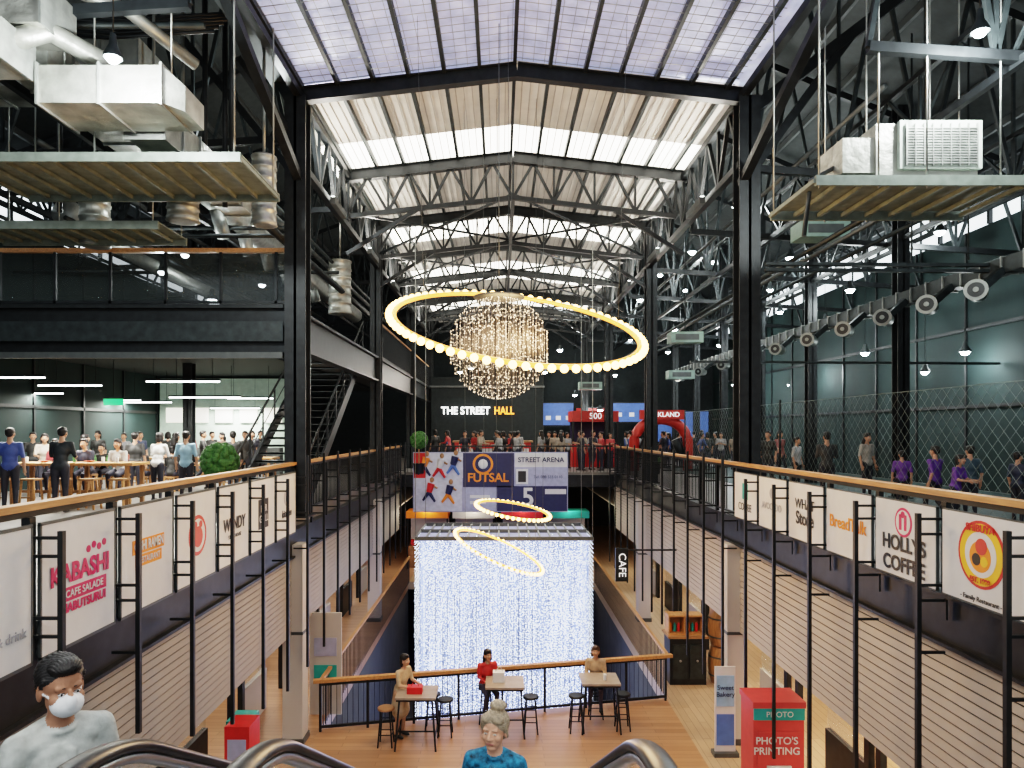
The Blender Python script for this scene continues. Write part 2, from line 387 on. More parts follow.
def d_emb(disc,rect,tx,s):
    disc(0,.02,.27,red); disc(0,.02,.22,white,.003); disc(0,.0,.14,red,.006); disc(-.08,.16,.05,red,.006); disc(.08,.16,.05,red,.006)
def d_wen(disc,rect,tx,s): tx('WENDY',0,0,.26,blackp,.005,.9); tx('STEAK HOUSE',0,-.18,.08,blackp)
def d_bar(disc,rect,tx,s): rect(0,0,.5,.5,blackp); tx('BAR\nGRILL',0,0,.17,white,off=.006)
def d_txt(disc,rect,tx,s): disc(0,.15,.16,greyp); tx('kitchen',0,-.15,.2,blackp,.002)
def d_sml(disc,rect,tx,s): tx('food & drink',.2,-.3,.12,greyp,.001)
def d_shi(disc,rect,tx,s):
    disc(0,.06,.33,red); disc(0,.06,.30,yellow,.003); disc(0,.06,.22,white,.006); disc(0,.04,.15,orange,.009); disc(-.02,.14,.08,red,.012); disc(.05,.01,.06,blackp,.012); disc(-.06,.0,.05,yellow,.012)
    tx('SHIBUYA',0,.31,.10,red,.003,off=.012); tx('EST. 1998',0,-.19,.07,red,.002,off=.012); tx('- Family Restaurant -',0,-.38,.07,blackp)
def d_hol(disc,rect,tx,s):
    disc(0,.2,.17,magenta); disc(0,.2,.14,white,.003); rect(-.05,.2,.05,.18,magenta,.006); rect(.05,.2,.05,.18,magenta,.006); disc(0,.29,.04,magenta,.006)
    tx('HOLLYS\nCOFFEE',0,-.18,.24,blackp,.006)
def d_bre(disc,rect,tx,s): tx('BreadTalk',0,0,.24,orange,.003)
def d_wha(disc,rect,tx,s): tx('WHAT',0,.12,.22,blackp); tx('Store',0,-.1,.28,blackp,.006)
def d_lea(disc,rect,tx,s): disc(0,.18,.09,greyp); tx('AVOCADO',0,-.05,.17,greyp)
def d_cof(disc,rect,tx,s): rect(0,.1,.3,.3,teal); tx('COFFEE',0,-.2,.2,blackp)
for k,d in zip(range(-2,6),(d_txt,d_sml,d_kab,d_ois,d_emb,d_wen,d_bar,d_txt)): banner(k,XL,1,4.28,5.47,d)
for k,d in zip(range(-1,6),(d_lea,d_shi,d_hol,d_bre,d_wha,d_lea,d_cof)): banner(k,XR,-1,4.6,5.47,d)

b=MB(); b.bx(XL,XR,28.95,29.05,5.6,5.66,black)
Y=XL
while Y<XR: b.bx(Y-.01,Y+.01,28.98,29.02,ZM,5.6,black); Y+=.14
b.build('balcony_railing')
b=MB(); Yb=28.8
def rp(px0,px1,py0,py1,mat,off=.0):
    a=P(px0,py1,Yb);c2=P(px1,py0,Yb); b.bx(a.x,c2.x,Yb-off-.01,Yb-off,a.z,c2.z,mat)
lav=M('lavender_print',(.36,.38,.52),.5,var=.1); skyp=M('pale_print',(.55,.57,.66),.5)
rp(413,568,452,512,lav)
rp(414,426,453,478,red,.02); rp(426,463,453,478,skyp,.02); rp(414,462,478,511,skyp,.02)
rp(463,514,453,487,navy,.02); rp(515,567,453,467,white,.02); rp(515,567,467,486,lav,.02); rp(497,567,486,511,navy,.02); rp(464,496,488,511,lav,.03)
rp(516,528,469,484,white,.03); rp(518,526,471,482,blackp,.04); rp(545,566,489,494,white,.03); rp(470,490,495,498,white,.04); rp(470,486,501,504,white,.04)
pc=P(483,464,Yb); b.cone((pc.x,Yb-.03,pc.z),(pc.x,Yb-.05,pc.z),.42,.42,orange,24); b.cone((pc.x,Yb-.04,pc.z),(pc.x,Yb-.06,pc.z),.33,.33,navy,24); b.ell((pc.x,Yb-.06,pc.z),(.2,.03,.2),white)
for (x,y,cm,hm) in ((424,466,orange,navy),(439,468,white,red),(453,465,navy,bluep),(429,492,red,navy),(448,494,navy,orange)):
    q=P(x,y,Yb-.05); b.cone(q,q+Vector((.1,0,.35)),.12,.16,cm,8); b.ell(q+Vector((.12,0,.5)),(.09,.03,.11),woodtop); b.cone(q,q+Vector((.25,0,-.4)),.09,.05,hm,6); b.cone(q,q+Vector((-.25,0,-.35)),.09,.05,hm,6); b.cone(q+Vector((.1,0,.3)),q+Vector((.35,0,.15)),.05,.04,woodtop,6)
o=b.build('futsal_banner')
text('FUTSAL',P(488,478,Yb-.1),FR,.5,orange,o,bold=.01); text('STREET ARENA',P(541,460,Yb-.1),FR,.28,navy,o,bold=.005); text('5',P(528,498,Yb-.1),FR,1.05,white,o,bold=.02); text('Tel. 088 555 0110',P(548,477,Yb-.1),FR,.16,navy,o)

# ------------------------------------------------------------ escalators
def escal(xl,xr,name):
    b=MB(); sl=math.tan(math.radians(30)); zf=ZM; yb=1.58
    def path(dz,y0=-2.2,y1=9.6):
        pts=[(y0,zf+dz),(yb-.3,zf+dz)]
        for i in range(13):
            a=i/12*math.radians(30); R=.9
            pts.append((yb+R*math.sin(a), zf+dz-R*(1-math.cos(a))))
        y,z=pts[-1]; y2=y1; pts.append((y2,z-(y2-y)*sl)); pts.append((y2+.5,z-(y2-y)*sl-.12)); pts.append((y2+1.2,z-(y2-y)*sl-.12))
        return pts
    for x in (xl,xr):
        hp=path(.95); b.tube([(x,y,z) for y,z in hp],.038,rubber,14,flat=.5)
        b.tube([(x,y,z-.030) for y,z in hp],.030,chrome,10,flat=.6)
        gp=path(.90); lp=path(.12)
        for i in range(len(gp)-1):
            (y0,z0),(y1,z1)=gp[i],gp[i+1];(a0,c0),(a1,c1)=lp[i],lp[i+1]
            b.add([(x,y0,z0),(x,y1,z1),(x,a1,c1),(x,a0,c0)],[(0,1,2,3)],glass)
            b.beam((x,a0,c0-.1),(x,a1,c1-.1),.14,.28,chrome)
            sx=(.12 if x==xr else -.12)
            b.beam((x+sx,a0,c0-.35),(x+sx,a1,c1-.35),.06,.75,gsteel)
    y=1.2;z=zf
    b.bx(xl+.1,xr-.1,-.2,1.2,zf-.05,zf+.01,chrome)
    k=0
    while z>.25:
        dz=.231*min(1,(k+.5)/2.0); z-=dz; y0=y; y+=.4; k+=1
        b.bx(xl+.1,xr-.1,y0,y+.02,z-.3,z,gsteel)
        for i in range(8):
            xx=xl+.14+(xr-xl-.3)*i/7; b.bx(xx,xx+.03,y0,y,z,z+.008,dsteel)
        b.bx(xl+.1,xr-.1,y0,y0+.02,z-.005,z+.012,yellow)
    b.beam(((xl+xr)/2,1.2,zf-.75),((xl+xr)/2,9.6,-.1),xr-xl+.3,.5,gsteel)
    return b.build(name)
escal(-.61,.385,'escalator'); escal(-2.30,-1.01,'escalator')

# ------------------------------------------------------------ void railing ground floor
A=Vector((-3.75,14.62,0));B=Vector((3.85,16.3,0)); b=MB(); n=8
for i in range(n+1):
    p=A.lerp(B,i/n); b.bx(p.x-.025,p.x+.025,p.y-.025,p.y+.025,0,1.02,black)
N=70
for i in range(N+1):
    p=A.lerp(B,i/N); b.bx(p.x-.006,p.x+.006,p.y-.006,p.y+.006,.1,.98,black)
b.beam(A+Vector((-.15,0,1.05)),B+Vector((.15,0,1.05)),.12,.07,woodrail); b.beam(A+Vector((0,0,.98)),B+Vector((0,0,.98)),.05,.04,black); b.beam(A+Vector((0,0,.1)),B+Vector((0,0,.1)),.05,.05,black)
b.build('void_railing')
b=MB()
for x in (-3.75,3.9):
    y0=14.7 if x<0 else 16.4
    b.bx(x-.04,x+.04,y0,29,1.02,1.08,woodrail)
    y=y0
    while y<29: b.bx(x-.008,x+.008,y-.008,y+.008,0,1.02,black); y+=.16
b.build('void_railing')

# ------------------------------------------------------------ LED curtain
def speckle():
    m=bpy.data.materials.new('led_backing'); m.use_nodes=True; nt=m.node_tree; bs=nt.nodes['Principled BSDF']
    tc=nt.nodes.new('ShaderNodeTexCoord'); v=nt.nodes.new('ShaderNodeTexVoronoi'); v.inputs['Scale'].default_value=15
    nt.links.new(tc.outputs['Object'],v.inputs['Vector'])
    r=nt.nodes.new('ShaderNodeValToRGB'); r.color_ramp.elements[0].position=.12; r.color_ramp.elements[0].color=(.80,.88,1,1); r.color_ramp.elements[1].position=.45; r.color_ramp.elements[1].color=(.20,.27,.62,1)
    n=nt.nodes.new('ShaderNodeTexNoise'); n.inputs['Scale'].default_value=1.2; n.inputs['Detail'].default_value=3
    mp=nt.nodes.new('ShaderNodeMapping'); mp.inputs['Scale'].default_value=(6,6,.5); nt.links.new(tc.outputs['Object'],mp.inputs['Vector']); nt.links.new(mp.outputs[0],n.inputs['Vector'])
    mr=nt.nodes.new('ShaderNodeMapRange'); mr.inputs[1].default_value=.3; mr.inputs[2].default_value=.7; mr.inputs[3].default_value=.6; mr.inputs[4].default_value=1.4
    nt.links.new(n.outputs['Fac'],mr.inputs[0]); nt.links.new(mr.outputs[0],bs.inputs['Emission Strength'])
    nt.links.new(v.outputs['Distance'],r.inputs['Fac']); nt.links.new(r.outputs['Color'],bs.inputs['Emission Color'])
    bs.inputs['Base Color'].default_value=(.05,.06,.12,1); return m
sp=speckle(); ledm=M('led_point',(.9,.95,1),.4,emis=(.70,.80,1),es=3.6,var=0,sample=False)
b=MB(); x0,x1=-2.43,2.66;zt=3.15;zbm=-4.6
b.bx(x0+.15,x1-.15,21.4,21.45,zbm,zt-.05,sp); b.bx(x0+.05,x0+.1,20.6,22.8,zbm,zt-.05,sp); b.bx(x1-.1,x1-.05,20.6,22.8,zbm,zt-.05,sp)
tv=np.array([(1,0,-.7),(-1,0,-.7),(0,1,.7),(0,-1,.7)])*.0098
tf=[(0,2,1),(0,1,3),(0,3,2),(1,2,3)]
V=[]
for lay,(Y,dx) in enumerate(((20.0,.085),(20.25,.075),(20.5,.08),(20.8,.08),(21.15,.08))):
    x=x0
    while x<x1:
        z=zt-random.random()*.1
        pr=random.choice((.4,.7,.8,.9))
        while z>zbm:
            if random.random()<pr: V.append((x+random.uniform(-.022,.022),Y+random.uniform(-.02,.02),z+random.uniform(-.02,.02),random.uniform(.5,1.7)))
            z-=.07
        if lay<2 and random.random()<.6: b.bx(x-.003,x+.003,Y+.03,Y+.036,zbm,zt,dsteel)
        x+=dx
for xs in (x0,x1):
    for i in range(36):
        z=zt
        while z>zbm: V.append((xs,20+i*.08,z,1)); z-=.12
for i in range(18):
    xx=-2.0+i*.17+random.uniform(-.05,.05); b.bx(xx-.008,xx+.008,19.93,19.95,zbm,random.uniform(.2,2.2),dsteel)
vs=[];fs=[]
for (x,y,z,sc) in V:
    o_=len(vs); vs.extend([(x+t[0]*sc,y+t[1]*sc,z+t[2]*sc) for t in tv]); fs.extend([tuple(i+o_ for i in f) for f in tf])
b.add(vs,fs,ledm)
for y in (20,21.5,23): b.beam((x0,y,zt+.05),(x1,y,zt+.05),.08,.1,gsteel)
for i in range(18):
    x=x0+(x1-x0)*i/17; b.beam((x,20,zt+.05),(x,23,zt+.05),.04,.06,galv)
b.bx(x0,x1,20.05,22.95,zt-.03,zt-.01,M('lavender_mesh_glow',(.35,.36,.5),.6,emis=(.5,.55,.9),es=.2))  # mesh glows on its own, painted spill from the LEDs
for x in (x0,x1):
    for y in (20.1,22.9): b.tube([(x,y,zt),(x,y,12)],.012,galv,5)
b.build('light_curtain')

# ------------------------------------------------------------ rings
def ring(name,C,R,beta,alpha,nb,br,tr,mat):
    C=Vector(C); Mx=Matrix.Rotation(alpha,3,'Y')@Matrix.Rotation(beta,3,'X'); b=MB()
    pts=[C+Mx@Vector((R*math.cos(2*math.pi*i/96),R*math.sin(2*math.pi*i/96),0)) for i in range(96)]
    b.tube(pts,tr,brass,8,closed=True)
    for i in range(nb):
        t=2*math.pi*i/nb; d=Vector((math.cos(t),math.sin(t),0)); p=C+Mx@(d*(R+tr+br*.7)); q=C+Mx@(d*R)
        b.cone(q,p,tr*.8,br*.6,brass,6); b.ell(p,br,mat,10,7)
    for k in range(3):
        t=2*math.pi*k/3+.5; q=C+Mx@Vector((R*math.cos(t),R*math.sin(t),0)); b.tube([q,(q.x,C.y,13.4)],.0035,gsteel,4)
    return b.build(name)
ring('ring_chandelier',(.30,12,8.10),2.10,math.asin(.40),math.asin(.135),72,.062,.040,bulb)
pr=P(513,510,17); ring('ring_chandelier',pr,.86,.10,.17,44,.042,.028,bulb2)
pr=P(499,551,15); ring('ring_chandelier',pr,.98,.08,.42,50,.036,.025,bulb2)
lamp('POINT','chandelier_glow',(.3,12,8.0),480,(1,.62,.30),size=1.2)
lamp('POINT','chandelier_glow',P(506,545,15.8),130,(1,.62,.30),size=.6)
b=MB(); cr=M('crystal_glow',(.9,.9,.9),.1,.2,emis=(1,.80,.55),es=.7,var=0,sample=False); crd=M('crystal_wire',(.4,.36,.32),.3,.8,var=0)  # crystals glow on their own, painted sparkle
C=P(499,348,12.4); R=.90
vs=[];fs=[]
ov=[(1,0,0),(-1,0,0),(0,1,0),(0,-1,0),(0,0,1.4),(0,0,-1.4)]; of=[(0,2,4),(2,1,4),(1,3,4),(3,0,4),(2,0,5),(1,2,5),(3,1,5),(0,3,5)]
for j in range(11):
    rr=R*(j+.5)/11; n=int(5+rr*36)
    for i in range(n):
        t=2*math.pi*i/n+j; x=rr*math.cos(t);y=rr*math.sin(t); zz=math.sqrt(max(0,R*R-rr*rr))
        b.tube([(C.x+x,C.y+y,C.z-zz),(C.x+x,C.y+y,C.z+zz)],.0022,crd,3)
        for z in [zz,-zz]+[random.uniform(-zz,zz) for _ in range(6)]:
            s_=random.uniform(.005,.011); o_=len(vs)
            vs.extend([(C.x+x+a*s_,C.y+y+c_*s_,C.z+z+e*s_) for a,c_,e in ov]); fs.extend([tuple(i2+o_ for i2 in f) for f in of])
b.add(vs,fs,cr); b.tube([(C.x,C.y,C.z+R),(C.x,C.y,13.5)],.008,gsteel,6)
b.lathe(C+Vector((0,0,R-.02)),[(.12,0),(.45,.0),(.45,.03),(.12,.03)],gsteel,24)
b.build('crystal_chandelier')

# ------------------------------------------------------------ left upper level
b=MB(); b.bx(-14,-6.9,14.3,40,8.6,8.85,concd); b.bx(-6.9,-4.1,24,40,8.6,8.85,concd); b.bx(-14,-6.9,14.4,40,8.5,8.6,dark_wall); b.build('upper_floor_left')
b=MB(); b.ibeam((-14,14.2,8.3),(-4.35,14.2,8.3),.3,1.05,black); b.ibeam((-4.1,14.45,8.3),(-4.1,40,8.3),.25,.8,black); b.beam((-14,14.05,7.8),(-4.35,14.05,7.8),.1,.12,gsteel)
b.beam((-14,14.04,8.28),(-4.35,14.04,8.28),.02,.4,dsteel); b.build('upper_edge_beam')
b=MB(); b.bx(-14,-4.35,14.15,14.27,9.9,9.98,woodrail); b.bx(-14,-4.35,14.2,14.22,8.9,9.88,glassd)
for i in range(9): x=-13.5+i*1.12; b.bx(x-.025,x+.025,14.17,14.23,8.85,9.9,black)
b.bx(-14,-4.35,14.17,14.23,8.86,8.92,black); b.build('glass_balustrade')
b=MB(); b.bx(-4.15,-4.05,24,40,9.9,9.95,woodrail)
y=24
while y<40: b.bx(-4.12,-4.08,y-.01,y+.01,8.85,9.9,black); y+=.2
b.build('balcony_railing')
b=MB(); n=22; y0=16.4;y1=23.0; z0=ZM; z1=8.85; xa,xb=-6.15,-4.55
for i in range(n):
    y=y0+(y1-y0)*i/n; z=z0+(z1-z0)*(i+1)/n; b.bx(xa,xb,y,y+.34,z-.04,z,dsteel); b.bx(xa,xb,y,y+.015,z-.06,z+.0,gsteel)
for x in (xa-.04,xb+.04):
    b.beam((x,y0-.1,z0+.05),(x,y1,z1-.05),.06,.32,black)
    b.tube([(x,y0-.1,z0+1.05),(x,y1,z1+1.0)],.03,black,8); b.tube([(x,y0-.1,z0+.6),(x,y1,z1+.55)],.015,black,6)
    for i in range(8): t=i/7; y=y0+(y1-y0)*t; z=z0+(z1-z0)*t; b.bx(x-.02,x+.02,y-.02,y+.02,z,z+1.05,black)
b.bx(xa-.5,xb+.1,y1,24,8.65,8.85,black); b.build('steel_staircase')
for (px,py,Y,L) in ((183,381,17,1.8),(205,397,21.5,2.2),(250,398,24,1.6),(70,385,17.5,1.6),(10,377,16,1.6),(30,393,21,2.0),(110,400,25,2.2),(235,408,28,2.0),(60,404,27,2.2),(145,402,26,2.0)):
    p=P(px,py,Y); b=MB(); b.bx(p.x-L/2,p.x+L/2,Y-.05,Y+.05,p.z,p.z+.05,black); b.bx(p.x-L/2+.02,p.x+L/2-.02,Y-.035,Y+.035,p.z-.03,p.z,tubew)
    for s in (-1,1): b.tube([(p.x+s*L*.4,Y,p.z+.05),(p.x+s*L*.4,Y,8.55)],.006,black,4)
    o=b.build('linear_pendant_lamp')
    lamp('AREA','tube_light',(p.x,Y,p.z-.05),140,(1,.97,.87),size=L,size_y=.15,parent=o)
b=MB(); lg=M('pale_green_wall_glow',(.34,.42,.37),.7,var=.1,emis=(.4,.6,.5),es=.08)  # faint wall emission paints the food court light onto it
b.bx(-13.9,-8.6,28.6,28.8,ZM,8.4,lg)
for i in range(5): b.bx(-13.6+i*1.0,-12.9+i*1.0,28.5,28.6,6.6,7.2,M('menu_board',(.3,.3,.3),.5,emis=(.9,.85,.7),es=1.0))
b.bx(-13.9,-8.7,27.6,28.1,ZM,5.6,gsteel); b.build('food_counter')
b=MB(); p=P(113,402,22); b.bx(p.x-.3,p.x+.3,22,22.06,p.z-.1,p.z+.1,M('exit_green',(0,.3,.1),.5,emis=(.05,.8,.25),es=.6)); b.tube([(p.x,22.03,p.z+.1),(p.x,22.03,8.5)],.01,black,5); b.build('exit_sign')

# ------------------------------------------------------------ ducts & services
def boxduct(b,x0,x1,y0,y1,z0,z1,axis='x',mat=None):
    b.bx(x0,x1,y0,y1,z0,z1,mat or silver); e=.03
    L=(x1-x0) if axis=='x' else (y1-y0); n=max(2,int(L/.6))
    for i in range(n+1):
        if axis=='x': x=x0+L*i/n; b.bx(x-.015,x+.015,y0-e,y1+e,z0-e,z1+e,galv)
        else: y=y0+L*i/n; b.bx(x0-e,x1+e,y-.015,y+.015,z0-e,z1+e,galv)
b=MB(); boxduct(b,-7.6,-5.9,9.0,9.7,11.55,12.1); boxduct(b,-7.9,-6.2,8.6,9.3,10.95,11.4); boxduct(b,-6.15,-4.5,9.3,10.2,10.65,11.15); boxduct(b,-9.5,-6.2,12,12.8,12.2,13.0); boxduct(b,-5.5,-4.95,10.3,14,10.6,11.1,'y'); boxduct(b,-6.9,-6.3,9.7,13.5,11.3,11.8,'y')
b.add([(-4.5,9.3,10.65),(-4.5,10.2,10.65),(-4.5,10.2,11.15),(-4.5,9.3,11.15),(-4.25,9.45,10.6),(-4.25,10.05,10.6),(-4.25,10.05,10.95),(-4.25,9.45,10.95)],[(0,1,5,4),(1,2,6,5),(2,3,7,6),(3,0,4,7),(4,5,6,7)],silver)
for x in (-7.4,-6.8,-6.0): b.tube([(x,9.6,12.1),(x,9.6,15.6)],.012,galv,5); b.tube([(x,9.1,12.1),(x,9.1,15.6)],.012,galv,5)
for x in (-6.1,-4.6): b.tube([(x,9.8,11.1),(x,9.8,15.6)],.012,galv,5)
b.tube([(-6.4,8.9,11.2),(-6.0,9.3,11.6),(-5.6,9.9,11.5),(-5.3,10.3,11.1)],.14,silver,12); b.tube([(-7.2,9.4,12.2),(-6.6,9.8,12.7),(-5.6,10.5,12.6),(-5.0,11.5,12.3)],.10,galv,10)
b.build('air_duct')
pan=M('tray_panel',(.20,.23,.20),.5,.3,var=.2)
b=MB()
for z,xa,xb,ya,yb in ((10.35,-8.2,-3.85,10.4,12.2),(9.9,-9.5,-6.0,12.3,13.4)):
    for y in (ya,yb): b.beam((xa,y,z),(xb,y,z),.06,.14,pan)
    x=xa
    while x<=xb: b.beam((x,ya,z),(x,yb,z),.05,.06,pan); x+=.36
    b.bx(xa,xb,ya,yb,z+.04,z+.06,pan)
    for x in (xa+.1,(xa+xb)/2,xb-.1):
        for y in (ya,yb): b.tube([(x,y,z),(x,y,15.8)],.015,galv,5)
b.build('service_platform')
for px,py0,py1,Y,r in ((183,166,218,12.7,.27),(264,158,222,12.9,.22),(95,168,243,13.6,.27),(340,262,312,22,.35)):
    b=MB(); a=P(px,py0,Y);c_=P(px,py1,Y)
    n=6; prof=[]
    for i in range(n+1):
        z=c_.z+(a.z-c_.z)*i/n; prof+= [(r*1.05,z-.015),(r*1.05,z+.015),(r,z+.03)]+([(r*.98,z+(a.z-c_.z)/n-.03)] if i<n else [])
    b.lathe((a.x,Y,0),prof,silver,16); b.tube([(a.x,Y,a.z),(a.x,Y,min(15,a.z+3))],.03,galv,6); b.lathe((a.x,Y,c_.z-.08),[(r*.8,0),(r*1.1,.02),(r,.08)],galv,16)
    b.build('hanging_duct')
b=MB()
for i,(x,z) in enumerate(((-5.2,11.5),(-5.6,11.6),(-8.5,10.6),(-9.0,10.7),(-9.6,12.3),(-4.9,10.6),(-11,11.0))):
    b.tube([(x,14.5,z),(x,40,z)],.05+.02*(i%3),(dsteel,gsteel,black)[i%3],8)
for Y,z in ((10.9,12.6),(13.6,10.9),(13.7,11.3),(15.5,10.6),(17,11.2),(20,10.8)):
    b.tube([(-13.9,Y,z),(-4.6,Y,z)],.05,dsteel,8)
for px,Y in ((205,12.8),(225,13.2),(232,11.6),(150,13.5),(60,13.5)):
    a=P(px,0,Y); b.tube([(a.x,Y,10.5),(a.x,Y,14.6)],.05,black,8)
for i in range(6):
    z=12.9+i*.18; b.tube([(-8.5,11.5+i*.2,z),(-6.5,11.6+i*.2,z-.1),(-4.7,11.5+i*.2,z-.05)],.03,black,6)
b.build('service_pipes')
b=MB()
b.tube([(-6.5,15.5,11.6),(-6.5,22,11.4),(-6.2,30,11.2)],.3,galv,16); b.tube([(-9.2,14.8,10.9),(-9.0,18,10.7),(-8.8,30,10.6)],.3,galv,16)
for i in range(6): b.tube([(-6.5,16+i*1.6,11.4),(-6.3,16+i*1.6,10.7)],.16,galv,12)
b.build('air_duct')
b=MB(); Y0=10.2
x0,x1=P(800,0,Y0).x,P(1012,0,Y0).x; z=P(0,193,Y0).z
for y in (9.7,11.3): b.beam((x0,y,z),(x1,y,z),.06,.14,pan)
x=x0
while x<x1+.01: b.beam((x,9.7,z),(x,11.3,z),.06,.06,pan); x+=.38
b.bx(x0+.1,x1-.1,9.8,11.2,z+.05,z+.07,pan)
ax0,ax1=P(878,0,9.9).x,P(980,0,9.9).x; az0=z+.12; az1=az0+.78
b.bx(ax0,ax1,9.95,10.9,az0,az1,silver); gw=M('grille_white',(.42,.47,.42),.5)
b.bx(ax0+.3,ax1+.02,9.88,9.95,az0+.12,az1+.02,gw)
for i in range(14): zz=az0+.18+i*(az1-az0-.25)/14; b.bx(ax0+.37,ax1-.05,9.85,9.88,zz,zz+.018,galv)
for xx in [ax0+.37+i*.125 for i in range(9)]: b.bx(xx,xx+.012,9.84,9.87,az0+.15,az1-.03,galv)
b.bx(ax0-.45,ax0,10.0,10.7,az0+.1,az0+.6,silver); b.tube([(ax0-.4,10.3,az0+.3),(x0+.2,10.3,az0+.1),(x0+.1,10.3,z-.6)],.035,gsteel,8)
for xx in (x0+.05,(x0+x1)/2,x1-.05,ax0-.1,ax1+.15):
    for y in (9.7,11.3): b.tube([(xx,y,z-.1),(xx,y,15.6)],.014,galv,6)
b.build('air_conditioner')
b=MB()
for (zz,Y) in ((9.62,14.0),(9.5,14.0),(8.2,19.5)): b.beam((5.3,Y,zz),(13.9,Y,zz-.05),.12,.06,dsteel)
for i,(x,z) in enumerate(((6.2,9.9),(7.0,10.2),(8.2,10.4),(11.8,10),(12.6,10.6),(6.6,12.2))): b.tube([(x,12,z),(x,44,z)],.05,(dsteel,gsteel)[i%2],8)
boxduct(b,9.75,10.05,13,40,9.35,9.65,'y',dsteel)
for i in range(5): b.tube([(8+i*1.1,13.6,9.6),(8+i*1.1,13.6,14.0)],.02,dsteel,6)
b.build('service_pipes')
noz=M('nozzle_grey',(.22,.24,.23),.5,.4)
for i in range(10):
    Y=13.3*(1+.115)**i; x=9.05; z=8.95; b=MB()
    d=Vector((-.75,-1,-.05)).normalized(); c_=Vector((x,Y,z))
    b.cone(c_-d*.5,c_+d*.1,.17,.17,noz,20); b.cone(c_+d*.1,c_+d*.15,.2,.2,noz,20); b.cone(c_+d*.151,c_+d*.155,.14,.14,black,20); b.cone(c_+d*.155,c_+d*.19,.05,.05,noz,12)
    b.beam(c_-d*.3,(9.75,Y+.3,9.4),.14,.14,dsteel); b.build('jet_nozzle')
for px,py,Y in ((685,338,24),(680,375,30),(590,386,34),(820,232,16)):
    p=P(px,py,Y); b=MB(); b.bx(p.x-.55,p.x+.55,Y-.3,Y+.3,p.z-.18,p.z+.18,M('cassette',(.25,.36,.31),.5)); b.bx(p.x-.4,p.x+.4,Y-.31,Y-.3,p.z-.1,p.z+.1,gsteel)
    b.tube([(p.x,Y,p.z),(p.x,Y,p.z+4)],.02,black,5); b.build('air_conditioner')
LL=[(113,58,8.7,200),(980,32,9.2,200),(275,138,15,110),(737,207,20,110),(645,222,25,60),(692,252,26,80),(790,258,24,90),(865,353,24,30),(965,352,20,40),(810,370,30,30),
        (162,272,16,60),(212,300,20,60),(675,330,33,40),(720,345,36,60),(760,333,30,30),(885,318,26,30),(940,232,18,60),(640,300,36,60),(600,265,36,60),(850,290,22,40),(700,300,30,40),(735,385,36,60),(600,410,40,90),(560,350,41,80)]
LL+=[(x,y,Y,0) for x,y,Y in ((660,275,31),(712,262,28),(755,232,22),(668,352,38),(697,362,36),(748,366,33),(780,312,27),(825,322,26),(655,318,38),(685,290,33),(630,340,41),(615,375,42),(790,385,34),(835,395,33),(770,290,26),(722,322,33),(900,380,22),(185,255,18),(238,322,22),(140,235,15),(262,285,22),(575,395,42),(545,372,42),(460,372,42),(870,270,20),(925,372,20))]
for i,(px,py,Y,pw) in enumerate(LL):
    p=P(px,py,Y); r=(.085 if Y<18 else .09+.003*Y*.6)*(1 if pw else .8)
    b=MB(); b.lathe(p,[(r*1.3,0),(r*1.35,.03),(r*.6,.16),(r*.4,.3)],dsteel,16); b.cone(p+Vector((0,0,-.012)),p+Vector((0,0,-.002)),r,r,lampw,16)
    b.ell(p+Vector((0,0,-.01)),(r*.9,r*.9,r*.7),lampw,12,6)
    b.tube([p+Vector((0,0,.3)),(p.x,p.y,min(p.z+2.5,13.8))],.01,black,4); o=b.build('high_bay_lamp')
    if pw: lamp('POINT','bay_light',p+Vector((0,0,-.25)),pw*1.7,(.92,.98,.96),size=.12,parent=o)
for X in (-2.6,1.8):  # lamps added out of view to light the people on the escalators
    p=Vector((X,.6,10.6)); b=MB(); b.lathe(p,[(.2,0),(.21,.03),(.1,.16),(.06,.3)],dsteel,16); b.cone(p+Vector((0,0,-.012)),p+Vector((0,0,-.002)),.16,.16,lampw,16); b.tube([p+Vector((0,0,.3)),(X,.6,13)],.01,black,4)
    o=b.build('high_bay_lamp'); lamp('POINT','bay_light',p+Vector((0,0,-.25)),220,(1,.92,.82),size=.2,parent=o)

# ------------------------------------------------------------ right court
b=MB(); netm=M('net_cord',(.16,.19,.18),.7,var=0); xn=7.4; z0,z1=4.6,7.0; y0,y1=9.8,28
y=y0-2.4
while y<y1:
    a=max(y0,y); t0=(a-y)/2.4; e=min(y1,y+2.4); t1=(e-y)/2.4
    b.beam((xn,a,z0+2.4*t0),(xn,e,z0+2.4*t1),.0045,.0045,netm); b.beam((xn,a,z1-2.4*t0),(xn,e,z1-2.4*t1),.0045,.0045,netm); y+=.24
b.tube([(xn,y0,z1),(xn,y1,z1)],.008,netm,5)
for yy in (y0,18.5,28): b.tube([(xn,yy,ZM),(xn,yy,z1+.1)],.03,black,8)
b.build('court_net')
slab('court_mat',7.6,13.8,10,34,4.55,4.56,M('court_green',(.02,.05,.05),.6))
b=MB(); p=P(487,412,40); b.bx(p.x-3.2,p.x+3.2,40,40.5,ZM,p.z+2.0,dark_wall); b.bx(p.x-3.3,p.x+3.3,39.9,40,p.z+1.4,p.z+1.5,gsteel); o=b.build('hall_sign_wall')
sw=M('sign_white',(1,1,1),.5,emis=(1,1,1),es=2.0,var=0); so=M('sign_orange',(1,.4,.1),.5,emis=(1,.30,.02),es=1.6,var=0); swd=M('sign_white_dim',(.8,.8,.8),.5,emis=(1,1,1),es=.5,var=0)
text('THE STREET',P(490,411,39.8),FR,.60,sw,o,bold=.012,sx=.86,align='RIGHT'); text('HALL',P(494,411,39.8),FR,.60,so,o,bold=.012,sx=.8,align='LEFT')
b=MB(); pts=[]
for i in range(17):
    a=math.pi*i/16; pts.append((6.9-1.15*math.cos(a),30,5.75+1.0*math.sin(a)))
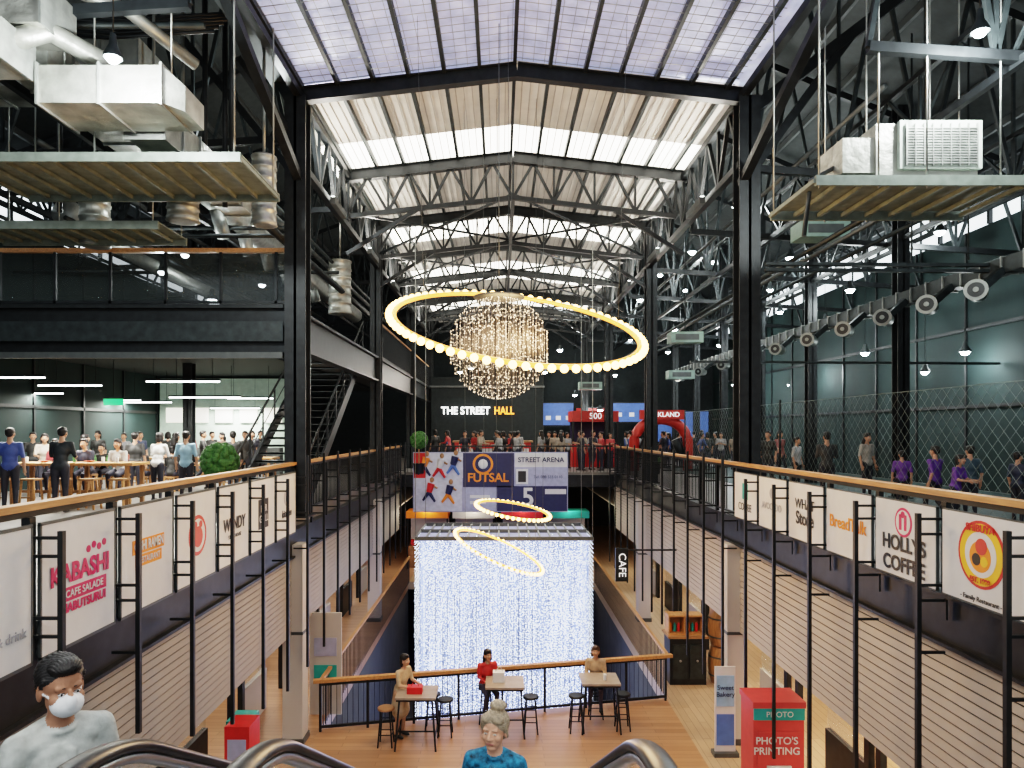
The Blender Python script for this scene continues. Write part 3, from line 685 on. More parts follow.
pts=[(5.75,30,ZM)]+pts+[(8.05,30,ZM)]
infl=M('inflatable_red',(.42,.03,.02),.4)
b.tube(pts,.22,infl,14); b.bx(5.95,7.85,29.7,29.95,6.75,7.15,infl); b.tube([(6.0,29.95,5.2),(6.3,29.95,5.9)],.2,black,10); b.tube([(7.8,29.95,5.2),(7.5,29.95,5.9)],.2,black,10); o=b.build('inflatable_arch'); text('PARKLAND',(6.9,29.66,6.95),FR,.28,swd,o,bold=.005)
b=MB(); b.bx(3.4,5.6,33,35,ZM,5.6,red); b.bx(3.4,5.6,33,35,6.7,7.2,infl); b.bx(3.4,3.5,33,33.1,5.6,6.7,black); b.bx(5.5,5.6,33,33.1,5.6,6.7,black); b.bx(3.5,5.5,34.9,35,5.6,6.7,navy); o=b.build('food_booth'); text('500',(4.5,32.98,6.95),FR,.4,swd,o)
b=MB(); b.bx(-2.2,1.5,34,35,ZM,5.7,red); b.bx(-2.1,1.4,33.95,34,5.0,5.4,white); b.bx(-2.3,1.6,33.9,35,5.7,5.78,woodtop); b.build('food_counter')
bl=M('backdrop_blue_glow',(.03,.06,.2),.5,emis=(.10,.22,.6),es=.22,var=.3); rd=M('backdrop_red_glow',(.3,.03,.03),.5,emis=(.8,.06,.04),es=.25,var=.3)  # panels glow on their own, standing in for coloured lights there
for X0,X1,zb_,zt2,mm in ((2.6,4.4,6.6,7.9,bl),(4.6,6.4,6.4,7.6,rd),(9.5,12.5,5.6,7.4,bl),(6.8,9.0,6.8,7.9,bl)):
    b=MB(); b.bx(X0,X1,42,42.1,zb_,zt2,mm); b.bx(X0-.08,X1+.08,42.1,42.2,zb_-.08,zt2+.08,black)
    for x in (X0,X1): b.bx(x-.05,x+.05,42.1,42.2,ZM,zt2,black)
    for q in range(3): xx=X0+(X1-X0)*(q+.5)/3; b.bx(xx-.15,xx+.15,41.97,42,zb_+.3,zb_+.55,white)
    b.build('arena_backdrop')
for X in (-1.5,1.5,4.5,8.0):  # extra lamps added to brighten the far hall
    p=Vector((X,36.5,9.5)); b=MB(); b.lathe(p,[(.2,0),(.21,.03),(.1,.16),(.06,.3)],dsteel,16); b.cone(p+Vector((0,0,-.012)),p+Vector((0,0,-.002)),.14,.14,lampw,16); b.tube([p+Vector((0,0,.3)),(X,36.5,11.8)],.01,black,4)
    o=b.build('high_bay_lamp'); lamp('POINT','bay_light',(X,34.5,8.6),130,(1,.88,.75),size=.2,parent=o)
# lit market stalls on the far ground floor
for X,mm in ((-3.3,orange),(-1.2,white),(1.0,red),(3.1,teal)):
    b=MB(); b.bx(X-.9,X+.9,32,33,0,1.0,woodtop); b.bx(X-.95,X+.95,31.7,33.1,2.3,2.6,mm)
    for sx in (-.9,.9): b.bx(X+sx-.03,X+sx+.03,31.8,31.86,0,2.3,black)
    for j in range(5): b.bx(X-.8+.35*j,X-.6+.35*j,32.2,32.5,1.0,1.25,(red,yellow,white,leaf,orange)[j])
    b.bx(X-.9,X+.9,33,33.1,0,2.3,whitewall); o=b.build('market_stall'); lamp('POINT','stall_fill_light',(X,31.6,2.9),40,(1,.85,.6),size=.1,parent=o)  # added light without a fixture, brightens the far ground floor
def topiary(name,px,py,Y,r):
    p=P(px,py,Y); b=MB()
    for i in range(160 if r>.3 else 60):
        d=Vector((random.gauss(0,1),random.gauss(0,1),random.gauss(0,1))).normalized(); s_=r*.22
        b.ell(p+d*r*.88,(s_,s_,s_),leaf,6,4)
    b.ell(p,r*.92,leaf,16,10)
    b.cone((p.x,Y,ZM+.4),(p.x,Y,p.z-r*.8),.03,.03,woodtop,8); b.lathe((p.x,Y,ZM),[(.18,0),(.24,.4),(.26,.42),(.2,.42),(.18,.38)],black,20)
    b.build(name)
topiary('topiary_ball',220,461,14.9,.38); topiary('topiary_ball',419,440,28,.34); topiary('topiary_ball',655,462,28,.25)

# ------------------------------------------------------------ furniture
def bartable(x,y,z=0,w=.8,h=1.05):
    b=MB(); b.bx(x-w/2,x+w/2,y-.35,y+.35,z+h-.04,z+h,M('grey_top',(.30,.25,.21),.4))
    b.bx(x-w/2+.02,x+w/2-.02,y-.33,y+.33,z+h-.08,z+h-.04,black)
    for sx in (-1,1):
        for sy in (-1,1): b.beam((x+sx*(w/2-.08),y+sy*.26,z+h-.05),(x+sx*(w/2-.0),y+sy*.34,z),.035,.035,black)
        b.beam((x+sx*(w/2-.02),y-.3,z+.25),(x+sx*(w/2-.02),y+.3,z+.25),.025,.025,black)
    b.beam((x-w/2,y,z+.25),(x+w/2,y,z+.25),.025,.025,black); b.build('bar_table')
def stool(x,y,z=0,h=.75,top=None):
    b=MB(); b.lathe((x,y,z+h-.04),[(.15,0),(.17,.01),(.17,.04),(.15,.05)],top or black,18)
    for i in range(4):
        a=math.pi/4+i*math.pi/2; c_,s_=math.cos(a),math.sin(a); b.beam((x+.12*c_,y+.12*s_,z+h-.03),(x+.2*c_,y+.2*s_,z),.028,.028,black)
    for zz,rr in ((.25,.185),(.5,.155)): b.tube([(x+rr*math.cos(math.pi/4+i*math.pi/2),y+rr*math.sin(math.pi/4+i*math.pi/2),z+zz) for i in range(4)],.011,black,6,closed=True)
    b.build('bar_stool')
bartable(-1.66,14.05); stool(-2.28,14.0,top=woodtop); stool(-1.13,14.45); stool(-1.42,14.75)
bartable(.1,14.6); stool(.64,14.6); stool(-.3,15.1)
bartable(2.1,14.8); stool(1.6,14.65); stool(2.58,14.75); stool(2.1,15.35,top=woodtop)
b=MB(); b.bx(-1.85,-1.55,13.9,14.1,1.05,1.18,red); b.tube([(-1.78,14.0,1.18),(-1.7,14.0,1.3),(-1.62,14.0,1.18)],.008,red,6); b.build('shopping_bag')
b=MB(); b.bx(-.15,.1,14.55,14.75,1.05,1.25,white); b.tube([(-.1,14.65,1.25),(.0,14.65,1.36),(.06,14.65,1.25)],.008,white,6); b.build('paper_bag')
b=MB(); b.lathe((2.2,14.7,1.05),[(.03,0),(.04,.12),(.035,.125)],white,12); b.build('paper_cup')
bowl=M('bowl',(.5,.1,.05),.4); bottle=M('bottle',(.1,.25,.1),.2)
def longtable(x0,x1,y,h=1.0):
    b=MB(); b.bx(x0,x1,y-.4,y+.4,ZM+h-.06,ZM+h,woodrail)
    for x in (x0+.15,(x0+x1)/2,x1-.15):
        for s in (-1,1): b.bx(x-.04,x+.04,y+s*.33-.04,y+s*.33+.04,ZM,ZM+h-.05,woodtop)
    b.bx(x0+.1,x1-.1,y-.03,y+.03,ZM+.3,ZM+.36,woodtop); b.build('communal_table')
    x=x0+.3
    b=MB()
    while x<x1-.2:
        t=random.random()
        if t<.5: b.lathe((x,y+random.uniform(-.2,.2),ZM+h),[(.03,0),(.035,.12),(.03,.13)],white,10)
        elif t<.8: b.lathe((x,y,ZM+h),[(.05,0),(.11,.03),(.115,.04)],bowl,12)
        else: b.lathe((x,y,ZM+h),[(.03,0),(.03,.15),(.012,.2),(.012,.24)],bottle,10)
        x+=.35
    b.build('tableware')
longtable(-11.2,-8.3,16.2); longtable(-12.5,-7.6,20.5,.78); longtable(-13,-8,25,.78)
def wstool(x,y,h=.68):
    b=MB(); b.bx(x-.17,x+.17,y-.16,y+.16,ZM+h-.04,ZM+h,woodtop)
    for sx in (-1,1):
        for sy in (-1,1): b.beam((x+sx*.13,y+sy*.12,ZM+h-.04),(x+sx*.17,y+sy*.15,ZM),.035,.035,woodrail)
    b.bx(x-.17,x+.17,y-.13,y-.10,ZM+.25,ZM+.28,woodtop); b.build('wooden_stool')
for i in range(5): wstool(-11+i*.65,15.45)

# ------------------------------------------------------------ ground level shops
pink=M('kiosk_red',(.58,.07,.07),.4,var=.08)
b=MB(); x,y=4.62,11.6
b.bx(x-.42,x+.42,y,y+.6,.0,1.75,pink); b.bx(x-.36,x+.36,y-.02,y,.75,1.3,pink); b.bx(x-.42,x+.42,y-.03,y,1.50,1.7,teal); b.bx(x-.44,x+.44,y-.04,y+.62,1.7,1.8,pink); b.bx(x-.3,x+.3,y-.05,y,.3,.6,yellow); b.bx(x-.2,x+.2,y-.04,y,.66,.74,white)
o=b.build('photo_kiosk'); text('PHOTO',(x,y-.05,1.6),FR,.13,white,o); text("PHOTO'S\nPRINTING",(x-.05,y-.05,1.08),FR,.17,white,o,bold=.002)
b=MB(); x,y=4.36,13.55; b.bx(x-.2,x+.2,y,y+.03,.08,1.72,white); b.bx(x-.17,x+.17,y-.01,y,.2,.8,bluep); b.bx(x-.17,x+.17,y-.01,y,.95,1.55,M('lightblue_print',(.3,.5,.7),.5)); b.bx(x-.24,x+.24,y-.1,y+.13,0,.08,gsteel); o=b.build('rollup_banner'); text('Sweet\nBakery',(x,y-.02,1.25),FR,.13,navy,o)
b=MB(); b.bx(4.2,5.1,17.3,17.9,0,1.15,black); b.bx(4.15,5.15,17.25,17.95,1.15,1.2,woodtop)
for i in range(2): b.bx(4.27+i*.42,4.62+i*.42,17.27,17.3,.15,1.0,dsteel); b.ell((4.45+i*.42,17.26,.6),.03,chrome,8,6)
b.build('display_counter')
for i,(x,y) in enumerate(((4.4,17.6),(4.85,17.6))):
    b=MB(); hw=.21; b.bx(x-hw,x+hw,y-.2,y+.2,1.2,1.24,woodrail); b.bx(x-hw,x-hw+.03,y-.2,y+.2,1.24,1.65,woodrail); b.bx(x+hw-.03,x+hw,y-.2,y+.2,1.24,1.65,woodrail); b.bx(x-hw,x+hw,y-.2,y+.2,1.65,1.69,woodrail); b.bx(x-hw+.03,x+hw-.03,y+.15,y+.19,1.24,1.65,woodtop)
    for j in range(3): b.lathe((x-.11+.1*j,y,1.24),[(.03,0),(.035,.16),(.015,.22)],(orange,teal,red)[j],8)
    b.build('wooden_crate')
b=MB()
for k in range(2):
    b.lathe((5.55,17.5,.95*k),[(.27,0),(.33,.25),(.35,.45),(.33,.65),(.27,.9)],woodtop,20)
    for zz in (.2,.65): b.lathe((5.55,17.5,.95*k+zz),[(.335,0),(.34,.04)],gsteel,20)
b.build('wine_barrel')
random.seed(3)
cols=[red,white,teal,orange,navy,bluep,yellow,M('pink',(.6,.25,.3),.5),M('beige',(.5,.4,.3),.6)]
for s,xf in ((-1,-5.3),(1,5.9)):
    for k,Y in enumerate((6.5,9.6,12.6,15.8,18.8,21.8,25,27.8)):
        b=MB(); m1=cols[(k*2+(s>0)*3)%9]; wm=(whitewall if k%2 else black)
        x0,x1=(xf-.1,xf) if s<0 else (xf,xf+.1)
        b.bx(x0,x1,Y-1.4,Y-1.25,0,3,black); b.bx(x0,x1,Y+1.25,Y+1.4,0,3,black); b.bx(x0,x1,Y-1.25,Y+1.25,2.3,3,m1)
        b.bx(x0,x1,Y-1.25,Y+.1,0,.9,wm); b.bx((x0+x1)/2-.01,(x0+x1)/2+.01,Y-1.25,Y+.1,.9,2.3,glass)
        xb=xf+s*1.6
        for j in range(4):
            b.bx(min(xb,xb+s*.35),max(xb,xb+s*.35),Y-1.2,Y+1.2,.4+j*.5,.43+j*.5,woodrail)
            for q in range(9): c_=random.choice(cols); yy=Y-1.1+q*.25; b.bx(min(xb+.03,xb+s*.25),max(xb+.03,xb+s*.25),yy,yy+.15,.43+j*.5,.43+j*.5+random.uniform(.12,.35),c_)
        o=b.build('shopfront')
        text(('TEA BAR','NOODLES','PHOTO','SNACKS','GIFTS','COFFEE','SWEETS','JUICE')[k],(xf-s*.02,Y,2.65),LR if s<0 else RR,.38,swd if k%2 else blackp,o)
b=MB(); p=P(622,565,19); b.bx(p.x-.17,p.x+.17,19,19.1,p.z-.45,p.z+.45,black); b.bx(p.x,XR+.1,19.02,19.08,p.z+.38,p.z+.42,black); o=b.build('blade_sign'); text('CAFE',(p.x,18.98,p.z),(math.pi/2,math.pi/2,0),.28,swd,o)
b=MB(); p=P(330,640,15.5); b.bx(p.x-.45,p.x+.25,15.5,15.56,0,p.z+.6,whitewall); b.bx(p.x-.35,p.x+.15,15.48,15.5,1.3,1.7,lav); b.bx(p.x-.35,p.x+.15,15.48,15.5,.7,1.1,teal); b.build('promo_board')
b=MB()
for (x,y,h,m) in ((-4.25,11.3,1.5,red),(-4.5,12.0,1.3,teal)):
    b.bx(x-.2,x+.2,y,y+.5,0,h,m); b.bx(x-.15,x+.15,y-.01,y,.5,h-.2,lav)
b.build('display_stand')

# ------------------------------------------------------------ people
LAB=['skin','hair','shirt','pants','shoe','mask','eye','lip']
def remesh(prims,vox,sm):
    b=MB(); dm=white
    for p in prims:
        if p[0]=='c':
            _,a,c_,r1,r2,l=p; b.cone(a,c_,r1,r2,dm,14); b.ell(a,r1,dm,14,8); b.ell(c_,r2,dm,14,8)
        else: b.ell(p[1],p[2],dm,20,14)
    me=bpy.data.meshes.new('t'); me.from_pydata(b.v,[],b.f); o=bpy.data.objects.new('t',me); scene.collection.objects.link(o)
    md=o.modifiers.new('r','REMESH'); md.mode='VOXEL'; md.voxel_size=vox
    s_=o.modifiers.new('s','SMOOTH'); s_.factor=.5; s_.iterations=sm
    dg=bpy.context.evaluated_depsgraph_get(); dg.update(); e=bpy.data.meshes.new_from_object(o.evaluated_get(dg))
    n=len(e.vertices); co_=np.empty(n*3); e.vertices.foreach_get('co',co_); co_=co_.reshape(-1,3)
    fs=[tuple(p.vertices) for p in e.polygons]
    cen=np.array([co_[list(f)].mean(0) for f in fs])
    D=[]
    for p in prims:
        if p[0]=='c':
            a=np.array(p[1],float);c_=np.array(p[2],float);d=c_-a;t=np.clip(((cen-a)@d)/max(1e-9,d@d),0,1)
            D.append(np.linalg.norm(cen-(a+t[:,None]*d),axis=1)-(p[3]+(p[4]-p[3])*t))
        else:
            c_=np.array(p[1],float);r=np.array(p[2] if hasattr(p[2],'__len__') else [p[2]]*3,float); q=(cen-c_)/r; D.append((np.linalg.norm(q,axis=1)-1)*r.min())
    lab=[LAB.index(prims[i][-1]) for i in np.argmin(np.array(D),axis=0)]
    bpy.data.objects.remove(o); bpy.data.meshes.remove(e)
    return [tuple(v) for v in co_],fs,lab
def headprims(hair,mask):
    P_=[('e',(0,.012,.03),(.074,.093,.088),'skin'),('e',(0,-.022,-.03),(.061,.066,.078),'skin'),('e',(0,-.052,-.086),(.032,.028,.022),'skin'),
        ('c',(0,-.086,.012),(0,-.104,-.020),.008,.012,'skin'),('e',(.011,-.094,-.026),(.009,.01,.008),'skin'),('e',(-.011,-.094,-.026),(.009,.01,.008),'skin'),
        ('c',(-.040,-.070,.026),(.040,-.070,.026),.011,.011,'skin'),
        ('e',(.040,-.058,-.022),(.024,.022,.024),'skin'),('e',(-.040,-.058,-.022),(.024,.022,.024),'skin'),
        ('e',(.075,.005,-.008),(.010,.02,.032),'skin'),('e',(-.075,.005,-.008),(.010,.02,.032),'skin'),
        ('c',(-.017,-.081,-.056),(.017,-.081,-.056),.0075,.0075,'lip')]
    if hair=='short': P_+=[('e',(0,.026,.05),(.083,.097,.082),'hair'),('e',(0,-.030,.094),(.062,.055,.034),'hair'),('e',(0,.06,.0),(.070,.05,.06),'hair'),('c',(.070,-.02,.05),(.072,.0,.01),.012,.008,'hair'),('c',(-.070,-.02,.05),(-.072,.0,.01),.012,.008,'hair')]
    if hair in('long','bob'):
        P_+=[('e',(0,.022,.048),(.086,.1,.086),'hair'),('e',(0,-.035,.095),(.055,.045,.03),'hair'),('c',(.068,.03,.03),(.075,.03,-.1),.03,.025,'hair'),('c',(-.068,.03,.03),(-.075,.03,-.1),.03,.025,'hair'),('e',(0,.065,-.03),(.075,.05,.1),'hair')]
        if hair=='long': P_+=[('c',(0,.075,-.05),(0,.1,-.26),.07,.05,'hair'),('c',(.045,.075,-.05),(.05,.09,-.24),.05,.035,'hair'),('c',(-.045,.075,-.05),(-.05,.09,-.24),.05,.035,'hair')]
    if hair=='bun': P_+=[('e',(0,.024,.044),(.085,.100,.085),'hair'),('e',(.032,-.036,.082),(.046,.042,.034),'hair'),('e',(-.032,-.036,.082),(.046,.042,.034),'hair'),('c',(.070,-.025,.05),(.076,.015,-.03),.016,.013,'hair'),('c',(-.070,-.025,.05),(-.076,.015,-.03),.016,.013,'hair'),('e',(0,.06,-.02),(.070,.048,.06),'hair'),
        ('e',(.012,.03,.148),(.054,.050,.034),'hair'),('c',(.03,.01,.152),(-.015,.05,.160),.018,.016,'hair'),('c',(-.03,.03,.145),(.04,.06,.14),.018,.018,'hair')]
    if mask: P_+=[('e',(0,-.062,-.045),(.060,.054,.050),'mask'),('e',(0,-.088,-.032),(.030,.034,.036),'mask'),('c',(.05,-.06,-.02),(.075,-.0,-.0),.0035,.0035,'mask'),('c',(-.05,-.06,-.02),(-.075,-.0,-.0),.0035,.0035,'mask'),('c',(.05,-.06,-.06),(.074,-.0,-.03),.0035,.0035,'mask')]
    return P_
def person_mesh(pose,hair='short',sleeve='short',dress=False,mask=False,hi=False,headyaw=0,headpitch=0):
    bp=[]; dz=0; pel=.92
    A={'stand':(((.235,.02,1.13),(.24,-.05,.88)),)*2,'walk':(((.22,.12,1.15),(.23,.04,.92)),((.22,-.1,1.15),(.22,-.25,.95))),
       'phone':(((.22,-.03,1.14),(.09,-.26,1.2)),)*2,'sit':(((.21,-.08,1.15),(.12,-.32,1.1)),)*2,'perch':(((.21,-.08,1.15),(.12,-.32,1.08)),)*2,
       'lean':(((.22,-.1,1.14),(.14,-.34,1.12)),)*2}[pose]
    Lg={'walk':(((.09,-.16,.52),(.09,-.16,.1)),((.09,.0,.48),(.09,.27,.16)))}.get(pose,(((.095,-.01,.49),(.10,.01,.09)),)*2)
    if pose=='sit': pel=.52; Lg=(((.12,-.42,.50),(.12,-.40,.09)),((.10,-.42,.50),(.13,-.36,.09)))
    if pose=='perch': pel=.83; Lg=(((.12,-.38,.74),(.12,-.30,.36)),((.10,-.39,.74),(.13,-.26,.36)))
    dz=pel-.92
    ly=-.10 if pose in('lean','sit','perch') else 0.0
    def T(x,y,z):
        t=max(0,(z-.92)/.6); return (x,y+ly*t,z+dz)
    bp+=[('e',T(0,.0,.95),(.155,.11,.12),'pants'),('e',T(0,.0,1.08),(.14,.10,.14),'shirt'),('e',T(0,.0,1.24),(.165,.115,.17),'shirt'),('c',T(-.12,.0,1.375),T(.12,.0,1.375),.06,.06,'shirt'),
         ('c',T(0,.005,1.40),T(0,-.0,1.52),.055,.05,'skin')]
    if hi:
        for i in range(12):
            a0=2*math.pi*i/12; a1=2*math.pi*(i+1)/12
            bp.append(('c',T(.062*math.cos(a0),.062*math.sin(a0),1.435+.012*math.sin(a0)),T(.062*math.cos(a1),.062*math.sin(a1),1.435+.012*math.sin(a1)),.013,.013,'shirt'))
        bp+=[('c',T(.05,.03,1.44),T(.15,.01,1.40),.04,.05,'shirt'),('c',T(-.05,.03,1.44),T(-.15,.01,1.40),.04,.05,'shirt'),('c',T(.02,-.10,1.34),T(.01,-.115,1.05),.02,.02,'shirt')]
    if dress: bp+=[('c',T(0,0,.98),(0,(-.2 if pel<.9 else 0),pel-.35 if pel>.9 else pel-.02),.15,.20,'shirt')]
    else: bp+=[('c',T(-.05,0,.95),T(.05,0,.95),.115,.115,'shirt')]
    hands=[]
    for i,s in enumerate((1,-1)):
        e,w_=A[i]; sh=T(s*.175,.0,1.385); el=T(s*e[0],e[1],e[2]); wr=T(s*w_[0],w_[1],w_[2])
        bp+=[('c',sh,el,.058,.043,'shirt'),('c',el,wr,.040,.028,'shirt' if sleeve=='long' else 'skin')]
        if hi: m_=Vector(sh).lerp(Vector(el),.75); bp+=[('c',sh,tuple(m_),.062,.060,'shirt')]
        hands.append((Vector(el),Vector(wr),s))
        k,a=Lg[i]; hp=(s*.09,0,pel); kn=(s*k[0],k[1],k[2]); an=(s*a[0],a[1],a[2]); l='skin' if dress else 'pants'
        bp+=[('c',hp,kn,.095,.062,'pants' if not dress else 'skin'),('c',kn,an,.058,.04,l)]
        bp+=[('c',(an[0],an[1]+.03,an[2]-.045),(an[0],an[1]-.14,an[2]-.055),.04,.034,'shoe')]
    v,f,l=remesh(bp,.009 if hi else .022,5 if hi else 3)
    hp_=headprims(hair,mask); hv,hf,hl=remesh(hp_,.004 if hi else .009,3 if hi else 2)
    if hi:
        hv=np.array(hv); lb=np.zeros(len(hv),bool)
        for ff,ll in zip(hf,hl):
            if ll==1: lb[list(ff)]=True
        a=np.arctan2(hv[:,0],hv[:,1]*.6+hv[:,2]); am=.0022*np.sin(a*46+6*np.sin(hv[:,1]*40))+.0012*np.sin(a*91)
        nr=hv/np.linalg.norm(hv,axis=1)[:,None]; hv=hv+nr*(am*lb)[:,None]; hv=[tuple(q) for q in hv]
    R=Matrix.Rotation(headyaw,3,'Z')@Matrix.Rotation(headpitch,3,'X'); sc=1.16 if hi else 1.04; hc=Vector(T(0,-.012,1.60+(sc-1.04)*.1))
    hb=MB(); keys=[M('L_'+n,(.5,.5,.5)) for n in LAB]
    hb.mats=list(keys)
    def addl(vs,fs,ls):
        o_=len(hb.v); hb.v.extend(vs)
        for ff,ll in zip(fs,ls): hb.f.append(tuple(i+o_ for i in ff)); hb.m.append(ll); hb.s.append(True)
    addl(v,f,l); addl([tuple(hc+R@(Vector(q)*sc)) for q in hv],hf,hl)
    for s in (1,-1):
        c0=hc+R@(Vector((s*.029,-.0775,.004))*sc); hb.ell(c0,(.0115*sc,.007*sc,.0055*sc),keys[6],12,8)
        c1=hc+R@(Vector((s*.029,-.0835,.004))*sc); hb.ell(c1,(.0048*sc,.002*sc,.0048*sc),keys[1],8,6)
        a0=hc+R@(Vector((s*.017,-.0825,.009))*sc);a3=hc+R@(Vector((s*.041,-.078,.008))*sc); hb.cone(a0,a3,.0022,.0018,keys[0 if not hi else 1],6)
        a1=hc+R@(Vector((s*.016,-.0815,.027))*sc);a2=hc+R@(Vector((s*.044,-.074,.027))*sc); hb.cone(a1,a2,.0028,.002,keys[1],6)
    for el,wr,s in hands:
        d=(wr-el).normalized(); side_=d.cross(Vector((0,1,0)) if abs(d.y)<.8 else Vector((1,0,0))).normalized(); nrm=side_.cross(d)
        if abs(d.y)<.8: side_,nrm=nrm,side_
        hb.cone(wr-d*.02,wr+d*.08,.026,.034,keys[0],8)
        for q,(off,ln) in enumerate(((-.027,.062),(-.009,.075),(.009,.07),(.026,.055))):
            a=wr+d*.078+side_*off; m_=a+d*ln*.55+nrm*.004; e=m_+(d*.8-nrm*.35*s*(-1 if abs(d.y)<.8 else 1)).normalized()*ln*.5
            hb.tube([a-d*.02,m_,e],.0085,keys[0],6)
        a=wr+d*.03-side_*.025; hb.tube([a,a-side_*.025+d*.025,a-side_*.03+d*.055],.010,keys[0],6)
    me=bpy.data.meshes.new('person_body'); me.from_pydata([tuple(q) for q in hb.v],[],hb.f)
    for m in hb.mats: me.materials.append(m)
    me.polygons.foreach_set('material_index',hb.m); me.polygons.foreach_set('use_smooth',[True]*len(hb.f)); me.update(); return me
CACHE={}
def person(name,loc,rot,scale=1.0,pose='stand',hair='short',sleeve='short',dress=False,mask=False,hi=False,shirt=(.02,.02,.02),pants=(.03,.03,.05),skin=(.42,.23,.15),hairc=(.012,.01,.01),shoe=(.03,.03,.03),hy=0,hpch=0):
    key=(pose,hair,sleeve,dress,mask,hi,hy,hpch)
    if key not in CACHE: CACHE[key]=person_mesh(pose,hair,sleeve,dress,mask,hi,hy,hpch)
    o=bpy.data.objects.new(name,CACHE[key]); scene.collection.objects.link(o); o.location=loc; o.rotation_euler=(0,0,rot); o.scale=(scale,)*3
    cs={'skin':skin,'hair':hairc,'shirt':shirt,'pants':pants,'shoe':shoe,'mask':(.75,.76,.78),'eye':(.75,.72,.70),'lip':(.42,.16,.13)}
    for i,l in enumerate(LAB):
        c_=cs[l]; mm=M('%s_%02d%02d%02d'%(l,int(c_[0]*99),int(c_[1]*99),int(c_[2]*99)),c_,.6 if l!='hair' else .5,var=.12 if l!='hair' else .35,scale=14 if l!='hair' else 40)
        o.material_slots[i].link='OBJECT'; o.material_slots[i].material=mm
    return o
R_=math.radians
Ym=2.85; zt_=6.3-(658-430)*Ym/700; o=person('man',((60-500)*Ym/700,Ym,zt_-1.745*.88),R_(50),.88,'stand','short','short',mask=True,hi=True,shirt=(.36,.37,.36),skin=(.36,.18,.11),hy=0.05,hpch=.1)
o.material_slots[2].material=M('patterned_shirt',(.44,.46,.44),.8,var=.3,scale=11,bump=.3)
zt_=6.3-(700-430)*4.2/700; fl=M('floral_top',(.02,.16,.28),.7,var=.9,scale=25,bump=.2)
o=person('woman',(-.03,4.2,zt_-1.83*.82),R_(-14),.82,'stand','bun','short',hi=True,shirt=(.05,.18,.26),skin=(.62,.34,.23),hairc=(.34,.27,.19),hy=R_(-6),hpch=-.05)
o.material_slots[2].material=fl
person('woman',(-2.05,14.4,0),R_(60),.99,'lean','bob','short',dress=True,shirt=(.48,.38,.26),skin=(.5,.3,.2))
person('woman',(-.3,15.1,0),R_(20),.98,'perch','long','long',shirt=(.45,.03,.03),pants=(.05,.05,.08))
person('woman',(2.1,15.35,0),R_(-10),.98,'perch','bob','long',shirt=(.40,.28,.18),pants=(.05,.05,.08),hairc=(.06,.035,.02))
blk=(.02,.02,.02)
Lp=[(10,14.9,1.04,200,'stand','short','short',(.05,.08,.25)),(60,14.8,1.05,190,'lean','short','long',(.02,.025,.03)),(157,17.2,.98,170,'lean','bob','long',(.6,.58,.55)),(186,16.8,1.0,185,'stand','short','short',(.25,.40,.50)),
    (85,18.6,.95,120,'stand','long','short',blk),(33,19.5,.98,30,'stand','short','short',blk),
    (203,22,1,100,'walk','short','long',blk),(222,23,.97,-30,'stand','long','short',(.15,.1,.08)),(140,23,.98,60,'stand','short','short',(.03,.04,.08)),(245,21,1,10,'stand','short','long',(.03,.03,.03)),
    (168,24,.98,200,'stand','bob','short',blk),(20,23,.98,10,'stand','long','short',(.1,.02,.02)),(112,26,.98,10,'stand','short','short',blk),(260,27,1,40,'walk','short','short',blk),
    (45,18.3,.96,30,'lean','bob','short',(.35,.30,.25)),(135,18,.98,190,'stand','short','short',(.03,.03,.03)),(233,18.5,1.0,200,'walk','short','long',(.03,.03,.03)),(252,24,1.0,20,'stand','bob','short',(.02,.02,.03)),
    (55,22.5,.97,0,'stand','short','short',(.5,.5,.5)),(190,26,.97,0,'stand','long','short',(.4,.1,.1)),(98,22.3,1.0,0,'stand','bob','short',blk),(124,22.6,.96,0,'stand','short','short',(.2,.2,.22)),(212,25,.98,60,'stand','short','short',blk),(176,20,.97,150,'stand','long','long',(.04,.04,.05)),(76,26.5,.97,60,'stand','short','short',(.3,.3,.3)),(40,26,.97,60,'stand','bob','short',blk)]
for px,Y,sc,rt,ps,hr,sl,sh in Lp:
    p=P(px,430,Y); person('man' if hr=='short' else 'woman',(p.x,Y,ZM),R_(rt),sc,ps,hr,sl,shirt=sh,pants=(.02,.02,.03))
for k,(x,sh,hr) in enumerate(((-10.7,(.30,.05,.06),'bob'),(-10.0,(.03,.03,.05),'short'),(-9.2,(.42,.40,.38),'long'))):
    person('man' if hr=='short' else 'woman',(x,16.95,ZM-.02),R_(0),.95,'perch',hr,'short',shirt=sh); wstool(x,16.97,.68)
for k,(x,sh,hr) in enumerate(((-12,blk,'short'),(-11.2,(.35,.1,.08),'bob'),(-10.4,(.4,.4,.42),'long'),(-9.5,blk,'bob'),(-8.6,(.05,.08,.2),'short'),(-7.9,blk,'long'))):
    for (yy,rt) in ((21.2,0),(19.8,180)):
        if (k+(rt>0))%3==2: continue
        person('man' if hr=='short' else 'woman',(x+(.2 if rt else 0),yy,ZM),R_(rt),1.0,'sit',hr,'short',shirt=sh if rt==0 else blk); wstool(x+(.2 if rt else 0),yy,.44)
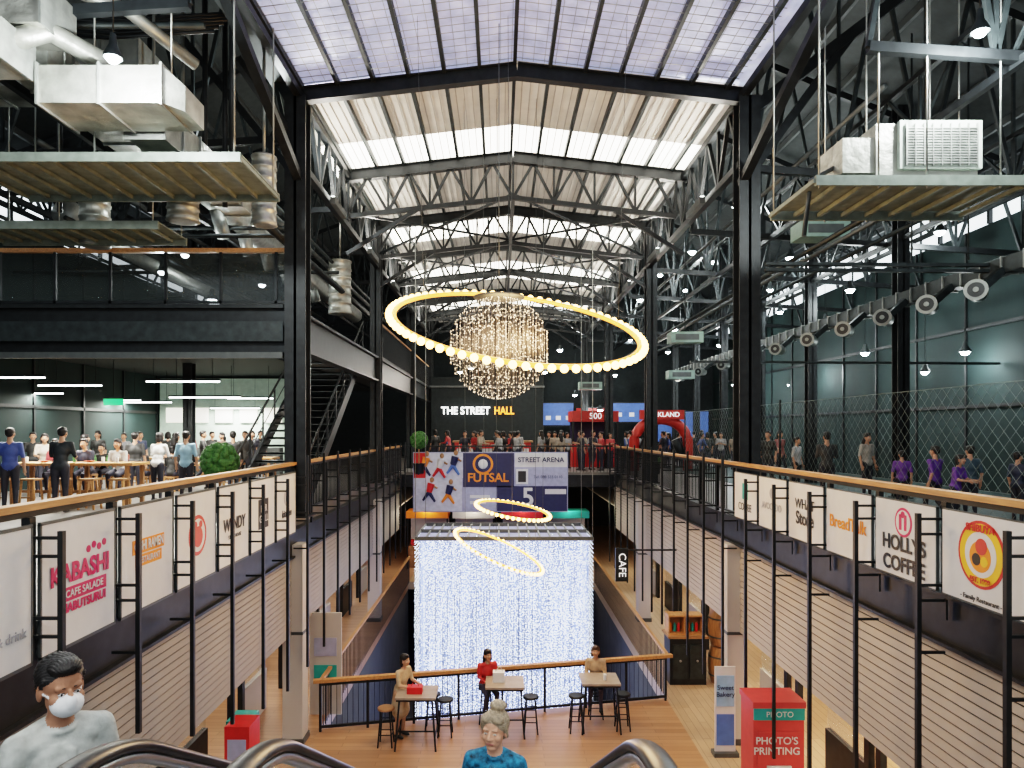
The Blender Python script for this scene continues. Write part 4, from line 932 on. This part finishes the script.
for k,x in enumerate((-12.4,-11.5,-10.6,-9.7,-8.8)):
    person('woman',(x,25.7,ZM),0,1.0,'sit','bob','short',shirt=((.3,.3,.3),blk,(.4,.1,.1))[k%3]); wstool(x,25.7,.44)
pur=(.12,.04,.25)
Rp=[(827,16.2,.99,170,'phone','short','short',(.04,.04,.04)),(867,18.0,.97,20,'stand','long','short',(.35,.33,.3)),(902,15.0,.76,160,'stand','short','short',pur),(935,13.2,.84,200,'walk','short','short',pur),(955,12.6,.76,30,'lean','bob','short',pur),
    (970,13.4,.84,170,'stand','short','short',(.05,.08,.1)),(797,19.5,.9,40,'stand','short','short',(.4,.4,.4)),(768,21,1.0,-40,'stand','short','short',blk),(780,24,1,20,'walk','long','short',(.3,.1,.1)),(1018,13,.78,100,'stand','short','short',(.02,.03,.06))]
for px,Y,sc,rt,ps,hr,sl,sh in Rp:
    p=P(px,430,Y); person('child' if sc<.85 else ('man' if hr=='short' else 'woman'),(p.x,Y,ZM),R_(rt),sc,ps,hr,sl,shirt=sh,pants=(.02,.02,.03))
random.seed(11)
combos=[('stand','short','short'),('stand','long','short'),('lean','short','long'),('walk','short','short'),('phone','short','short'),('lean','bob','long'),('stand','bob','short')]
for i in range(52):
    px=random.uniform(435,760); Y=random.uniform(29.8,33.7); p=P(px,430,Y); c_=random.choice(combos)
    if (5.3<p.x<8.5 and Y<31.5): Y=32.5
    if 3.2<p.x<5.8 and Y>32.3: Y=31.8
    person('man' if c_[1]=='short' else 'woman',(p.x,Y,ZM),random.uniform(0,6.28),random.uniform(.93,1.02),*c_,shirt=random.choice([blk,(.3,.3,.3),(.35,.04,.04),(.05,.08,.2),(.3,.25,.2),(.02,.02,.03)]),pants=(.03,.03,.05))
for x in (XL+.3,XR-.1):
    for Y in (16.5,21,25.5,30,34.5):
        b=MB(); b.bx(x-.06,x+.06,Y-.6,Y+.6,11.45,11.6,gsteel); b.bx(x-.04,x+.04,Y-.58,Y+.58,11.6,11.62,tubew); o=b.build('uplight_batten')
        lamp('AREA','uplight',(x,Y,11.66),70,(1,.93,.82),rot=(math.pi,0,0),size=.12,size_y=1.1,parent=o)
